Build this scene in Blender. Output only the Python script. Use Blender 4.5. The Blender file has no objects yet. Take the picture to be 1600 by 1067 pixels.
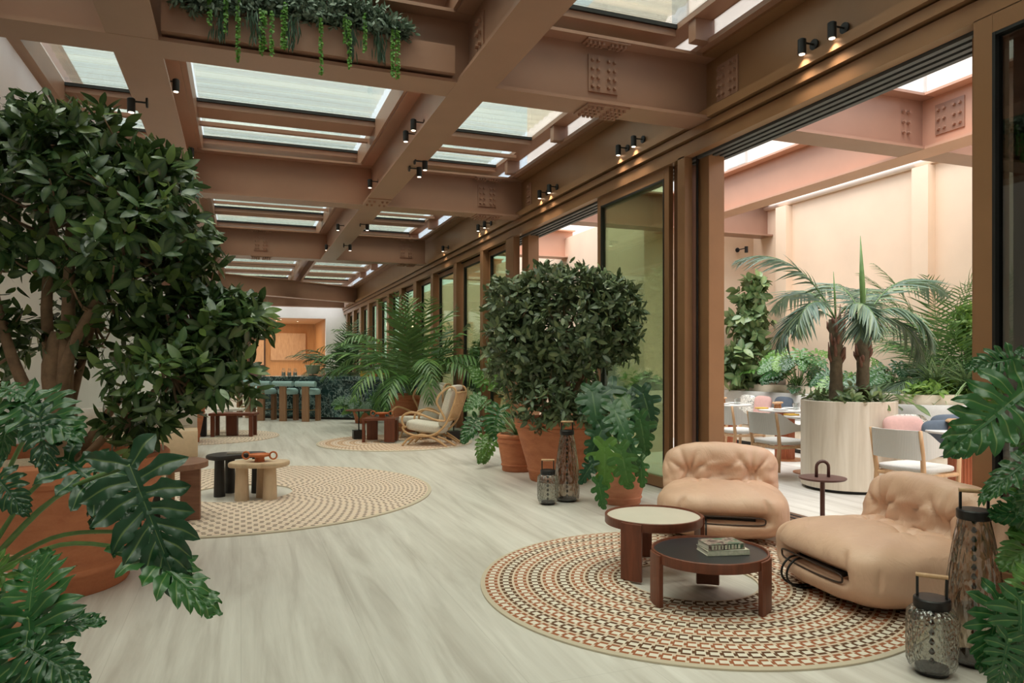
import bpy, bmesh, math, random
import numpy as np
from mathutils import Vector, Matrix
random.seed(7); RNG = np.random.default_rng(11)
scn = bpy.context.scene
COL = scn.collection
PI = math.pi
# ---------------------------------------------------------------- camera, sky, sun, exposure
F_PX = 1128.0; EYE = 1.45; YAW = math.atan(424 / 1128.0); HOR = 567.0
cam_d = bpy.data.cameras.new('camera'); cam = bpy.data.objects.new('camera', cam_d); COL.objects.link(cam)
cam_d.sensor_width = 36; cam_d.lens = F_PX / 1600 * 36; cam_d.shift_y = (HOR - 533.5) / 1600
cam_d.clip_start = .05; cam_d.clip_end = 200
cam.location = (0, 0, EYE); cam.rotation_euler = (PI / 2, 0, -YAW); scn.camera = cam
world = bpy.data.worlds.new('sky'); scn.world = world; world.use_nodes = True
wb = world.node_tree.nodes['Background']; wb.inputs[0].default_value = (.82, .91, 1.0, 1); wb.inputs[1].default_value = 1.3
def sun_lamp(name, direction, strength, angle, col):
    l = bpy.data.lights.new(name, 'SUN'); l.energy = strength; l.angle = math.radians(angle); l.color = col
    o = bpy.data.objects.new(name, l); COL.objects.link(o)
    o.rotation_euler = Vector(direction).to_track_quat('-Z', 'Y').to_euler(); o.location = (0, 0, 20)
sun_lamp('sun', (.22, .12, -1), 5.0, 70, (1.0, .97, .93))
scn.view_settings.view_transform = 'Standard'; scn.view_settings.look = 'None'
scn.view_settings.gamma = 1; scn.view_settings.use_curve_mapping = False
scn.view_settings.exposure = .55
cy = scn.cycles
cy.max_bounces = 8; cy.diffuse_bounces = 4; cy.glossy_bounces = 3; cy.transmission_bounces = 4; cy.transparent_max_bounces = 16
cy.use_denoising = True; cy.caustics_reflective = False; cy.caustics_refractive = False; cy.sample_clamp_indirect = 4

def at(px, py, d):            # a point seen at picture position px, py and at depth d metres
    u = (px - 800) / F_PX; v = (HOR - py) / F_PX
    return Vector((d * (math.sin(YAW) + u * math.cos(YAW)), d * (math.cos(YAW) - u * math.sin(YAW)), EYE + d * v))
def on_floor(px, py, z=0): return at(px, py, (z - EYE) * F_PX / (HOR - py))
def on_x(px, py, X):
    a = at(px, py, 1.0); return at(px, py, X / a.x)
def on_y(px, py, Y):
    a = at(px, py, 1.0); return at(px, py, Y / a.y)
CAMR = Vector((math.cos(YAW), -math.sin(YAW), 0)); CAMF = Vector((math.sin(YAW), math.cos(YAW), 0))

# ---------------------------------------------------------------- materials
def lin(c):
    return tuple((x / 255 / 12.92 if x / 255 <= .04045 else ((x / 255 + .055) / 1.055) ** 2.4) for x in c)
class NT:
    def __init__(s, name):
        s.m = bpy.data.materials.new(name); s.m.use_nodes = True; s.t = s.m.node_tree
        s.b = s.t.nodes['Principled BSDF']; s.out = s.t.nodes['Material Output']
    def n(s, ty, **kw):
        nd = s.t.nodes.new(ty)
        for k, v in kw.items():
            if k.startswith('i_'): nd.inputs[int(k[2:]) if k[2:].isdigit() else k[2:].replace('_', ' ')].default_value = v
            else: setattr(nd, k, v)
        return nd
    def l(s, a, b): s.t.links.new(a, b)
    def set(s, **kw):
        for k, v in kw.items(): s.b.inputs[k.replace('_', ' ')].default_value = v
    def math(s, op, a, b=None, c=None):
        nd = s.t.nodes.new('ShaderNodeMath'); nd.operation = op
        for i, v in enumerate((a, b, c)):
            if v is None: continue
            if hasattr(v, 'links'): s.l(v, nd.inputs[i])
            else: nd.inputs[i].default_value = v
        return nd.outputs[0]
    def mix(s, f, a, b):
        nd = s.t.nodes.new('ShaderNodeMix'); nd.data_type = 'RGBA'
        for i, v in ((0, f), (6, a), (7, b)):
            if hasattr(v, 'links'): s.l(v, nd.inputs[i])
            else: nd.inputs[i].default_value = (*v, 1) if isinstance(v, tuple) and len(v) == 3 else v
        return nd.outputs[2]
    def coord(s, scale=(1, 1, 1), kind='Object', rot=(0, 0, 0)):
        c = s.n('ShaderNodeTexCoord'); mp = s.n('ShaderNodeMapping'); mp.inputs['Scale'].default_value = scale; mp.inputs['Rotation'].default_value = rot
        s.l(c.outputs[kind], mp.inputs[0]); return mp.outputs[0]
    def noise(s, vec, scale, detail=4, rough=.55, dist=0):
        nd = s.n('ShaderNodeTexNoise'); nd.inputs['Scale'].default_value = scale; nd.inputs['Detail'].default_value = detail
        nd.inputs['Roughness'].default_value = rough; nd.inputs['Distortion'].default_value = dist
        if vec is not None: s.l(vec, nd.inputs['Vector'])
        return nd.outputs[0]
    def ramp(s, f, stops):
        r = s.n('ShaderNodeValToRGB'); e = r.color_ramp.elements
        while len(e) < len(stops): e.new(.5)
        for el, (p, c) in zip(e, stops): el.position = p; el.color = (*c, 1)
        s.l(f, r.inputs[0]); return r.outputs[0]
    def bump(s, h, strength=.3, dist=.01):
        b = s.n('ShaderNodeBump'); b.inputs['Strength'].default_value = strength; b.inputs['Distance'].default_value = dist
        s.l(h, b.inputs['Height']); s.l(b.outputs[0], s.b.inputs['Normal'])
    def base(s, c): s.l(c, s.b.inputs['Base Color'])
M = {}
def plain(name, rgb, rough=.5, metal=0, var=.12, scale=6, bump=0, bscale=60, spec=.5):
    t = NT(name); c = lin(rgb)
    v = t.coord(); n = t.noise(v, scale, 4)
    t.base(t.ramp(n, [(.3, tuple(x * (1 - var) for x in c)), (.7, tuple(min(1, x * (1 + var)) for x in c))]))
    t.set(Roughness=rough, Metallic=metal); t.b.inputs['Specular IOR Level'].default_value = spec
    if bump: t.bump(t.noise(v, bscale, 3), bump, .004)
    M[name] = t.m; return t.m
plain('beam_paint', (160, 122, 102), .42, 0, .05, 2)
plain('bronze', (150, 112, 80), .36, .25, .06, 3)
plain('bronze_dark', (105, 72, 52), .4, .2, .08, 3)
plain('track_grey', (92, 92, 92), .5, .3, .05)
plain('black_slot', (14, 13, 13), .6, 0, .1)
plain('wall_white', (232, 232, 230), .8, 0, .03, 2)
plain('stucco', (236, 210, 184), .85, 0, .05, 1.2, .15, 40)
plain('stucco_pale', (240, 222, 208), .85, 0, .04, .8)
plain('terrace_paint', (206, 158, 132), .5, 0, .04, 2)
plain('shutter', (190, 186, 182), .6, 0, .05)
plain('black_metal', (30, 29, 30), .42, .3, .1)
plain('lamp_black', (38, 40, 42), .45, .2, .1)
t = NT('leather'); n = t.noise(t.coord(), 3, 4); t.base(t.ramp(n, [(.3, lin((206, 166, 142))), (.7, lin((220, 182, 156)))])); t.set(Roughness=.4)
n2 = t.noise(t.coord((1, 1, .45)), 7, 5, .55, 2.2); t.bump(t.math('ABSOLUTE', t.math('SUBTRACT', n2, .5)), .28, .03); M['leather'] = t.m
plain('leather_edge', (60, 42, 34), .4, 0, .05)
plain('cream_fabric', (214, 208, 196), .9, 0, .12, 60, .3, 200)
plain('grey_fabric', (196, 194, 188), .9, 0, .1, 120, .3, 300)
plain('stool_fabric', (160, 190, 190), .8, 0, .05, 20)
plain('cushion_navy', (86, 96, 108), .9, 0, .06, 30)
plain('cushion_pink', (214, 172, 164), .9, 0, .05, 30)
plain('rope', (200, 198, 192), .85, 0, .12, 80)
plain('table_white', (214, 206, 192), .35, 0, .03)
plain('table_top_grey', (206, 202, 196), .35, 0, .04)
plain('table_dark_top', (44, 44, 48), .3, 0, .08)
plain('glazed_orange', (196, 110, 48), .25, 0, .15, 12)
plain('clay_orange', (190, 108, 62), .5, 0, .08, 20)
plain('black_wood', (34, 32, 32), .45, 0, .2, 12, .2, 40)
plain('tan_sofa', (204, 178, 148), .85, 0, .05, 20, .2, 200)
plain('grey_sofa', (190, 184, 176), .9, 0, .05, 20, .2, 200)
plain('gravel', (196, 178, 150), .95, 0, .35, 60, .8, 60)
plain('gravel_white', (205, 205, 200), .95, 0, .3, 90, .8, 90)
plain('soil', (46, 34, 26), .95, 0, .4, 40, .8, 60)
plain('bark', (140, 112, 88), .85, 0, .3, 14, .6, 30)
plain('bark_fibre', (124, 88, 72), .9, 0, .35, 14, .6, 30)
plain('bark_dark', (104, 92, 72), .9, 0, .35, 14, .6, 30)
plain('stem_green', (96, 128, 70), .5, 0, .15, 20)
plain('copper', (176, 120, 80), .35, .5, .06)
plain('brass', (190, 150, 90), .3, .8, .05)
plain('paper', (226, 220, 206), .8, 0, .04)
plain('book_cover', (120, 112, 104), .5, 0, .5, 30)
plain('yellow_ochre', (206, 164, 62), .6, 0, .1)
plain('curtain_dark', (52, 38, 34), .9, 0, .15, 8)
plain('silver', (196, 194, 170), .3, .35, .05)
plain('far_wood_dark', (60, 38, 26), .5, 0, .2, 5)
plain('white_gloss', (228, 226, 220), .3, 0, .02)
def wood(name, c1, c2, scale=(1, 1, .12), f=30, rough=.45):
    t = NT(name); v = t.coord(scale); n = t.noise(v, f, 6, .6, .6)
    t.base(t.ramp(n, [(.3, lin(c1)), (.7, lin(c2))])); t.set(Roughness=rough); t.bump(n, .15, .002); M[name] = t.m
wood('walnut', (92, 54, 38), (128, 80, 58)); wood('walnut_red', (98, 52, 34), (122, 66, 44))
wood('walnut_side', (116, 80, 62), (146, 106, 84), (.15, 1, 1), 24)
wood('oak', (176, 136, 98), (202, 164, 124)); wood('stool_oak', (140, 102, 74), (166, 124, 92))
wood('pale_stone_wood', (196, 168, 138), (216, 192, 162), (1, 1, .4), 10)
wood('rattan', (190, 148, 104), (216, 178, 134)); wood('panel_orange', (176, 124, 74), (196, 144, 90), (1, 1, .06), 20)
wood('fluted_clay', (158, 88, 56), (180, 104, 70)); wood('maroon_metal', (86, 56, 52), (100, 68, 62), (1, 1, 1), 4)
def terracotta(name, c1, c2):
    t = NT(name); v = t.coord((1, 1, 2.5)); n = t.noise(v, 5, 6, .6, .4)
    n2 = t.noise(t.coord(), 60, 3)
    t.base(t.mix(t.math('MULTIPLY', n2, .25), t.ramp(n, [(.3, lin(c1)), (.7, lin(c2))]), lin((206, 150, 116))))
    t.set(Roughness=.75); t.bump(n2, .2, .003); M[name] = t.m
terracotta('terracotta', (166, 92, 58), (196, 122, 82)); terracotta('terracotta_pale', (180, 112, 84), (206, 142, 110))
def travertine(name, c1, c2, c3, axis, joints=None):
    t = NT(name); sc = [3, 3, 3]; sc[axis] = .22
    v = t.coord(tuple(sc)); n = t.noise(v, 2.2, 8, .6, .7)
    sc2 = [14, 14, 14]; sc2[axis] = .8; n2 = t.noise(t.coord(tuple(sc2)), 2.0, 5, .6, .3)
    n3 = t.noise(t.coord(), .7, 3)
    c = t.ramp(n, [(.28, lin(c1)), (.5, lin(c2)), (.72, lin(c3))])
    c = t.mix(t.math('MULTIPLY', t.math('SUBTRACT', n2, .35), .8), c, lin(c1))
    c = t.mix(t.math('MULTIPLY', n3, .3), c, lin(c3))
    if joints:
        g = t.n('ShaderNodeTexCoord'); s = t.n('ShaderNodeSeparateXYZ'); t.l(g.outputs['Object'], s.inputs[0])
        fx = t.math('FRACT', t.math('DIVIDE', s.outputs[0], joints[0])); fy = t.math('FRACT', t.math('DIVIDE', s.outputs[1], joints[1]))
        jx = t.math('LESS_THAN', fx, .004 / joints[0]); jy = t.math('LESS_THAN', fy, .004 / joints[1])
        c = t.mix(t.math('MULTIPLY', t.math('MAXIMUM', jx, jy), .2), c, lin((120, 112, 98)))
    t.base(c); t.set(Roughness=.38); t.b.inputs['Specular IOR Level'].default_value = .35
    M[name] = t.m
travertine('floor_stone', (172, 164, 154), (208, 203, 195), (228, 224, 217), 1, (.61, 3.0))
travertine('planter_stone', (184, 168, 146), (214, 202, 184), (230, 220, 204), 2)
travertine('ledge_stone', (206, 192, 168), (226, 214, 192), (236, 226, 208), 0)
def marble():
    t = NT('green_marble'); v = t.coord(); n = t.noise(v, 3.5, 8, .7, 1.6)
    vo = t.n('ShaderNodeTexVoronoi'); vo.feature = 'DISTANCE_TO_EDGE'; vo.inputs['Scale'].default_value = 3.2
    w = t.n('ShaderNodeVectorMath'); w.operation = 'ADD'
    nn = t.n('ShaderNodeTexNoise'); nn.inputs['Scale'].default_value = 4; nn.inputs['Detail'].default_value = 6; t.l(v, nn.inputs['Vector'])
    t.l(v, w.inputs[0]); t.l(nn.outputs[1], w.inputs[1]); t.l(w.outputs[0], vo.inputs['Vector'])
    c = t.ramp(n, [(.35, lin((18, 34, 34))), (.52, lin((40, 66, 66))), (.68, lin((110, 140, 138)))])
    k = t.math('LESS_THAN', vo.outputs[0], .035)
    t.base(t.mix(t.math('MULTIPLY', k, .6), c, lin((170, 190, 186)))); t.set(Roughness=.2); M['green_marble'] = t.m
marble()
def glass(name, tint, refl=.06, rough=.02, rf=.5):
    t = NT(name); t.t.nodes.remove(t.b)
    tr = t.n('ShaderNodeBsdfTransparent'); tr.inputs[0].default_value = (*tint, 1)
    gl = t.n('ShaderNodeBsdfGlossy'); gl.inputs['Roughness'].default_value = rough; gl.inputs[0].default_value = (1, 1, 1, 1)
    fr = t.n('ShaderNodeFresnel'); fr.inputs[0].default_value = 1.45
    mx = t.n('ShaderNodeMixShader'); f = t.math('ADD', t.math('MULTIPLY', fr.outputs[0], rf), refl)
    t.l(f, mx.inputs[0]); t.l(tr.outputs[0], mx.inputs[1]); t.l(gl.outputs[0], mx.inputs[2]); t.l(mx.outputs[0], t.out.inputs[0]); M[name] = t.m
    return t
glass('skylight_glass', (.93, .95, .92), .02)
glass('door_glass', (.68, .80, .62), .07)
glass('door_glass_dark', (.30, .34, .32), .10)
glass('clear_glass', (.93, .95, .95), .08)
def lantern_glass(name, tint, sc, st):
    t = glass(name, tint, .10, .08, .8); v = t.coord((1, 1, sc[1])); vo = t.n('ShaderNodeTexVoronoi'); vo.inputs['Scale'].default_value = sc[0]; t.l(v, vo.inputs['Vector'])
    bp = t.n('ShaderNodeBump'); bp.inputs['Strength'].default_value = st; bp.inputs['Distance'].default_value = .01; t.l(vo.outputs[0], bp.inputs['Height'])
    for nd in t.t.nodes:
        if nd.type in ('BSDF_GLOSSY', 'FRESNEL'): t.l(bp.outputs[0], nd.inputs['Normal'])
lantern_glass('smoke_glass', (.60, .53, .45), (42, .35), 1.0)
lantern_glass('knit_glass', (.66, .66, .60), (60, .8), 1.0)
def shade_fabric():
    t = NT('roof_shade'); t.t.nodes.remove(t.b)
    g = t.n('ShaderNodeTexCoord'); s = t.n('ShaderNodeSeparateXYZ'); t.l(g.outputs['Object'], s.inputs[0])
    n = t.noise(t.coord((.08, 3.2, 1)), 1.5, 3)
    c = t.ramp(n, [(.36, (.70, .74, .68)), (.5, (.86, .89, .80)), (.62, (1, 1, .86))])
    tr = t.n('ShaderNodeBsdfTransparent'); df = t.n('ShaderNodeBsdfDiffuse'); t.l(c, tr.inputs[0]); t.l(c, df.inputs[0])
    mx = t.n('ShaderNodeMixShader'); mx.inputs[0].default_value = .22; t.l(tr.outputs[0], mx.inputs[1]); t.l(df.outputs[0], mx.inputs[2]); t.l(mx.outputs[0], t.out.inputs[0])
    M['roof_shade'] = t.m
shade_fabric()
def emit(name, rgb, s):
    t = NT(name); t.set(Roughness=.5); t.b.inputs['Emission Color'].default_value = (*rgb, 1); t.b.inputs['Emission Strength'].default_value = s; M[name] = t.m
emit('bulb', (1, .86, .66), 3)
emit('lit_window', (1, .93, .82), 1.2)
def leaf_mat(name, dark, mid, light, vein, back, rough=.34, trans=.10):
    t = NT(name); g = t.n('ShaderNodeNewGeometry'); a = t.n('ShaderNodeAttribute'); a.attribute_name = 'vein'
    a2 = t.n('ShaderNodeAttribute'); a2.attribute_name = 'tone'
    c = t.ramp(a2.outputs['Fac'], [(0, lin(dark)), (.6, lin(mid)), (1, lin(light))])
    n = t.noise(t.coord(), 14, 3); c = t.mix(t.math('MULTIPLY', n, .35), c, lin(dark))
    c = t.mix(t.math('MULTIPLY', a.outputs['Fac'], .5), c, lin(vein))
    c = t.mix(t.math('MULTIPLY', g.outputs['Backfacing'], .5), c, lin(back))
    t.base(c); t.set(Roughness=rough); t.b.inputs['Specular IOR Level'].default_value = .5
    ts = t.n('ShaderNodeBsdfTranslucent'); t.l(c, ts.inputs[0]); mx = t.n('ShaderNodeMixShader'); mx.inputs[0].default_value = trans
    t.l(t.b.outputs[0], mx.inputs[1]); t.l(ts.outputs[0], mx.inputs[2]); t.l(mx.outputs[0], t.out.inputs[0]); M[name] = t.m
leaf_mat('leaf_ficus', (30, 56, 34), (54, 88, 50), (124, 150, 70), (104, 126, 76), (100, 124, 80), .27)
leaf_mat('leaf_ficus_small', (48, 70, 50), (82, 108, 76), (140, 154, 104), (120, 134, 90), (124, 138, 102), .36)
leaf_mat('leaf_philodendron', (26, 66, 40), (48, 98, 46), (104, 142, 60), (150, 170, 100), (92, 134, 70), .26, .12)
leaf_mat('leaf_monstera', (24, 60, 36), (46, 94, 44), (104, 146, 58), (110, 140, 86), (96, 130, 76), .3)
leaf_mat('leaf_palm', (28, 74, 36), (56, 108, 48), (110, 148, 66), (110, 140, 70), (110, 140, 86), .36, .16)
leaf_mat('leaf_palm_dark', (34, 64, 40), (54, 88, 56), (92, 118, 72), (90, 110, 70), (90, 118, 84), .38, .1)
leaf_mat('leaf_palm_blue', (66, 96, 84), (96, 128, 120), (140, 158, 110), (130, 140, 90), (120, 140, 110), .35, .2)
leaf_mat('leaf_rubber', (60, 96, 58), (92, 128, 76), (148, 166, 104), (150, 160, 110), (140, 158, 110), .32, .2)
leaf_mat('leaf_bright', (70, 116, 44), (116, 158, 66), (168, 192, 92), (150, 170, 90), (140, 170, 90), .4, .3)
leaf_mat('leaf_grass', (60, 96, 62), (104, 138, 92), (176, 190, 140), (150, 170, 110), (140, 160, 110), .4, .25)
leaf_mat('leaf_frost', (56, 78, 66), (92, 114, 100), (156, 170, 156), (130, 146, 120), (120, 140, 120), .5)
leaf_mat('leaf_string', (60, 120, 40), (96, 156, 56), (130, 180, 76), (110, 150, 60), (110, 150, 60), .5, .2)
leaf_mat('leaf_deep', (18, 44, 28), (28, 60, 38), (44, 78, 50), (60, 90, 60), (50, 80, 50), .5)
def rug_mat(name, r0, r1, nb, cream, ca, cb, style, cell):
    t = NT(name); g = t.n('ShaderNodeTexCoord'); s = t.n('ShaderNodeSeparateXYZ'); t.l(g.outputs['Object'], s.inputs[0])
    x, y = s.outputs[0], s.outputs[1]
    r = t.math('SQRT', t.math('ADD', t.math('MULTIPLY', x, x), t.math('MULTIPLY', y, y)))
    an = t.math('ADD', t.math('DIVIDE', t.math('ARCTAN2', y, x), 2 * PI), .5)
    bw = (r1 - r0) / nb
    q = t.math('DIVIDE', t.math('SUBTRACT', r, r0), bw); bi = t.math('FLOOR', q); f = t.math('FRACT', q)
    cnt = t.math('FLOOR', t.math('MULTIPLY', t.math('ADD', t.math('MULTIPLY', t.math('ADD', bi, .5), bw), r0), 2 * PI / cell))
    ph = t.math('MULTIPLY', an, cnt); fa = t.math('FRACT', ph)
    def band(v, a, b): return t.math('MULTIPLY', t.math('GREATER_THAN', v, a), t.math('LESS_THAN', v, b))
    if style == 'link':
        def shift(o): return t.math('FRACT', t.math('ADD', ph, o))
        k = t.math('MULTIPLY', band(f, .15, .38), band(shift(0), .06, .78))
        k = t.math('MAXIMUM', k, t.math('MULTIPLY', band(f, .38, .77), band(shift(.14), 0, .32)))
        k = t.math('MAXIMUM', k, t.math('MULTIPLY', band(f, .77, 1.0), band(shift(0), .06, .78)))
        alt = t.math('GREATER_THAN', t.math('FRACT', t.math('MULTIPLY', bi, .5)), .25)
        col = t.mix(alt, lin(cb), lin(ca)); ring = lin((222, 206, 180))
        base = t.mix(band(f, .37, .79), lin(cream), lin((226, 218, 204)))
        c = t.mix(k, base, col)
    else:
        k = t.math('MULTIPLY', band(f, .14, .40), band(fa, .02, .38))
        k = t.math('MAXIMUM', k, t.math('MULTIPLY', band(f, .64, .90), band(fa, .52, .88)))
        alt = t.math('GREATER_THAN', t.math('FRACT', t.math('MULTIPLY', bi, .5)), .25)
        c = t.mix(k, t.mix(alt, lin(cream), lin((222, 204, 188))), t.mix(alt, lin(ca), lin(cb)))
    ins = t.math('MULTIPLY', t.math('GREATER_THAN', r, r0), t.math('LESS_THAN', r, r1))
    c = t.mix(ins, lin((200, 188, 168)), c)
    n = t.noise(t.coord(), 260, 2); c = t.mix(t.math('MULTIPLY', n, .18), c, lin((170, 146, 122)))
    t.base(c); t.set(Roughness=.95); t.b.inputs['Specular IOR Level'].default_value = .1; t.bump(n, .4, .003); M[name] = t.m
rug_mat('rug_link', .42, 1.37, 10, (214, 196, 176), (156, 92, 62), (92, 58, 38), 'link', .066)
rug_mat('rug_dash', .55, 2.06, 15, (224, 204, 186), (66, 52, 50), (92, 68, 60), 'dash', .105)
rug_mat('rug_tan', .30, 1.36, 10, (206, 174, 148), (128, 88, 66), (146, 100, 76), 'dash', .085)

# ---------------------------------------------------------------- mesh helpers
class MB:
    def __init__(s): s.v = []; s.f = []; s.mi = []; s.cur = 0; s.vein = []
    def add(s, vs, fs):
        o = len(s.v); s.v += [tuple(p) for p in vs]; s.f += [tuple(i + o for i in f) for f in fs]; s.mi += [s.cur] * len(fs)
    def box(s, c, d, rz=0, ax=None):
        hx, hy, hz = d[0] / 2, d[1] / 2, d[2] / 2; R = Matrix.Rotation(rz, 3, 'Z') if ax is None else ax
        vs = [Vector(c) + R @ Vector((x, y, z)) for z in (-hz, hz) for x, y in ((-hx, -hy), (hx, -hy), (hx, hy), (-hx, hy))]
        s.add(vs, [(3, 2, 1, 0), (4, 5, 6, 7), (0, 1, 5, 4), (1, 2, 6, 5), (2, 3, 7, 6), (3, 0, 4, 7)]); return s
    def bb(s, x0, x1, y0, y1, z0, z1): return s.box(((x0 + x1) / 2, (y0 + y1) / 2, (z0 + z1) / 2), (abs(x1 - x0), abs(y1 - y0), abs(z1 - z0)))
    def cyl(s, a, b, r0, r1=None, n=16, cap=True):
        a, b = Vector(a), Vector(b); r1 = r0 if r1 is None else r1; q = (b - a).to_track_quat('Z', 'Y')
        vs = []
        for p, r in ((a, r0), (b, r1)):
            for i in range(n): t = 2 * PI * i / n; vs.append(p + q @ Vector((r * math.cos(t), r * math.sin(t), 0)))
        fs = [(i, (i + 1) % n, n + (i + 1) % n, n + i) for i in range(n)]
        if cap: fs += [tuple(range(n - 1, -1, -1)), tuple(range(n, 2 * n))]
        s.add(vs, fs); return s
    def lathe(s, prof, c=(0, 0, 0), n=32, a0=0, a1=2 * PI, close=False):
        full = abs(a1 - a0 - 2 * PI) < 1e-6; m = n if full else n + 1; vs = []
        for r, z in prof:
            for i in range(m): t = a0 + (a1 - a0) * i / n; vs.append((c[0] + r * math.cos(t), c[1] + r * math.sin(t), c[2] + z))
        P = len(prof); fs = []
        for j in range(P - 1 + (1 if close else 0)):
            jj = (j + 1) % P
            for i in range(n):
                k = (i + 1) % m; fs.append((j * m + i, j * m + k, jj * m + k, jj * m + i))
        if close and not full: fs += [tuple(j * m for j in range(P)), tuple(j * m + n for j in range(P - 1, -1, -1))]
        s.add(vs, fs); return s
    def tube(s, pts, r, n=8, cyc=False, taper=None):
        pts = [Vector(p) for p in pts]; N = len(pts); vs = []; up = None
        for i, p in enumerate(pts):
            a = pts[(i - 1) % N] if (i or cyc) else p; b = pts[(i + 1) % N] if (i < N - 1 or cyc) else p
            t = (b - a); t = t.normalized() if t.length > 1e-9 else Vector((0, 0, 1))
            if up is None: up = t.orthogonal().normalized()
            up = (up - t * up.dot(t)); up = up.normalized() if up.length > 1e-6 else t.orthogonal().normalized()
            w = t.cross(up); rr = r if taper is None else (r + (taper - r) * i / max(1, N - 1))
            if isinstance(r, (list, tuple)): rr = r[i]
            for k in range(n): ph = 2 * PI * k / n; vs.append(p + (up * math.cos(ph) + w * math.sin(ph)) * rr)
        fs = []
        for i in range(N if cyc else N - 1):
            j = (i + 1) % N
            for k in range(n): fs.append((i * n + k, i * n + (k + 1) % n, j * n + (k + 1) % n, j * n + k))
        if not cyc: fs += [tuple(range(n - 1, -1, -1)), tuple((N - 1) * n + k for k in range(n))]
        s.add(vs, fs); return s
    def prism(s, poly, z0, z1):
        n = len(poly); s.add([(x, y, z0) for x, y in poly] + [(x, y, z1) for x, y in poly],
              [tuple(range(n - 1, -1, -1)), tuple(range(n, 2 * n))] + [(i, (i + 1) % n, n + (i + 1) % n, n + i) for i in range(n)]); return s
    def build(s, name, mat, parent=None, smooth=False, bevel=0, loc=None, fix=True):
        me = bpy.data.meshes.new(name); me.from_pydata(s.v, [], s.f)
        for m in (mat if isinstance(mat, (list, tuple)) else [mat]): me.materials.append(M[m])
        if any(s.mi): me.polygons.foreach_set('material_index', s.mi)
        if fix:
            b = bmesh.new(); b.from_mesh(me); bmesh.ops.recalc_face_normals(b, faces=b.faces); b.to_mesh(me); b.free()
        if smooth: me.polygons.foreach_set('use_smooth', [True] * len(me.polygons))
        if smooth == 'auto':
            me.set_sharp_from_angle(angle=math.radians(38))
        o = bpy.data.objects.new(name, me); COL.objects.link(o)
        if parent: o.parent = parent
        if loc is not None: o.location = loc
        if bevel:
            bv = o.modifiers.new('edge', 'BEVEL'); bv.width = bevel; bv.segments = 2; bv.limit_method = 'ANGLE'; bv.harden_normals = False
        return o
def tag(o, label=None, cat=None, group=None, kind=None):
    if label: o['label'] = label
    if cat: o['category'] = cat
    if group: o['group'] = group
    if kind: o['kind'] = kind
    return o
def thing(name, label, cat, loc=(0, 0, 0), rz=0, group=None):
    o = bpy.data.objects.new(name, None); COL.objects.link(o); o.location = loc; o.rotation_euler = (0, 0, rz); o.empty_display_size = .1
    return tag(o, label, cat, group)
def dup(root, loc=None, rz=None, label=None, group=None, scale=None):
    def rec(o, par):
        c = o.copy(); COL.objects.link(c)
        if par: c.parent = par
        for ch in list(o.children): rec(ch, c)
        return c
    r = rec(root, None)
    if loc is not None: r.location = loc
    if rz is not None: r.rotation_euler = (0, 0, rz)
    if scale: r.scale = scale
    return tag(r, label, None, group)
def struct(name, mb, mat, parent=None, **kw):
    o = mb.build(name, mat, parent, **kw)
    if not parent: o['kind'] = 'structure'
    return o
def bez(p0, p1, p2, n=8):
    p0, p1, p2 = Vector(p0), Vector(p1), Vector(p2)
    return [p0 * (1 - t) ** 2 + p1 * 2 * t * (1 - t) + p2 * t * t for t in [i / n for i in range(n + 1)]]
def spline(pts, n=6, cyc=False):      # Catmull-Rom through the points
    P = [Vector(p) for p in pts]; N = len(P); out = []
    for i in range(N if cyc else N - 1):
        a, b, c, d = (P[(i - 1) % N] if (cyc or i) else P[0]), P[i], P[(i + 1) % N], (P[(i + 2) % N] if (cyc or i + 2 < N) else P[-1])
        for k in range(n):
            t = k / n; out.append(.5 * ((2 * b) + (c - a) * t + (2 * a - 5 * b + 4 * c - d) * t * t + (3 * b - a - 3 * c + d) * t ** 3))
    if not cyc: out.append(P[-1])
    return out
# ================================================================ room shell
fl = MB(); fl.bb(-3.0, 4.56, -1.0, 36, -.2, 0); fl.bb(4.56, 11.5, -1.0, 36, -.2, -.0)
struct('floor', fl, 'floor_stone')
WX = -2.75
struct('wall_front_blocker', MB().bb(WX, 4.56, -1.2, -1.0, 0, 5.6), 'wall_white')  # unseen wall added behind the camera to cut the frontal fill light
struct('wall_terrace_blocker', MB().bb(4.56, 10.0, -1.2, -1.0, 0, 4.5), 'stucco')  # unseen, added on the terrace side to hold back sky light from behind
struct('wall_left', MB().bb(WX - .2, WX, -1, 36, 0, 5.62), 'wall_white')
# far wall with the wide opening to the timber room
bw = MB(); bw.bb(3.68, 4.9, 34.2, 34.5, 0, 5.3); bw.bb(WX, 3.68, 34.2, 34.5, 3.5, 5.3); bw.bb(WX, -1.6, 34.2, 34.5, 0, 3.5)
struct('wall_back', bw, 'wall_white')
tr = MB(); tr.bb(-1.6, 5.2, 39.5, 39.7, 0, 3.5); tr.bb(3.68, 3.9, 34.5, 39.5, 0, 3.5); tr.bb(-1.8, -1.6, 34.5, 39.5, 0, 3.5)
struct('wall_timber', tr, 'panel_orange')
struct('ceiling_timber', MB().bb(-1.8, 3.9, 34.5, 39.7, 3.5, 3.6), 'panel_orange')
pn = MB(); pn.bb(1.45, 3.2, 39.35, 39.5, 1.6, 3.0); struct('trim_40', pn, 'oak')
dn = MB(); dn.bb(.35, 1.2, 39.3, 39.5, 0, 3.0); struct('door_9', dn, 'far_wood_dark')
o = MB().bb(.5, 1.12, 39.25, 39.3, 1.35, 2.62).build('pane', 'oak', bpy.data.objects['door_9'])
o = MB().bb(.42, 1.18, 39.2, 39.29, 2.8, 3.0).build('lit_strip', 'lit_window', bpy.data.objects['door_9'])
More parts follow.
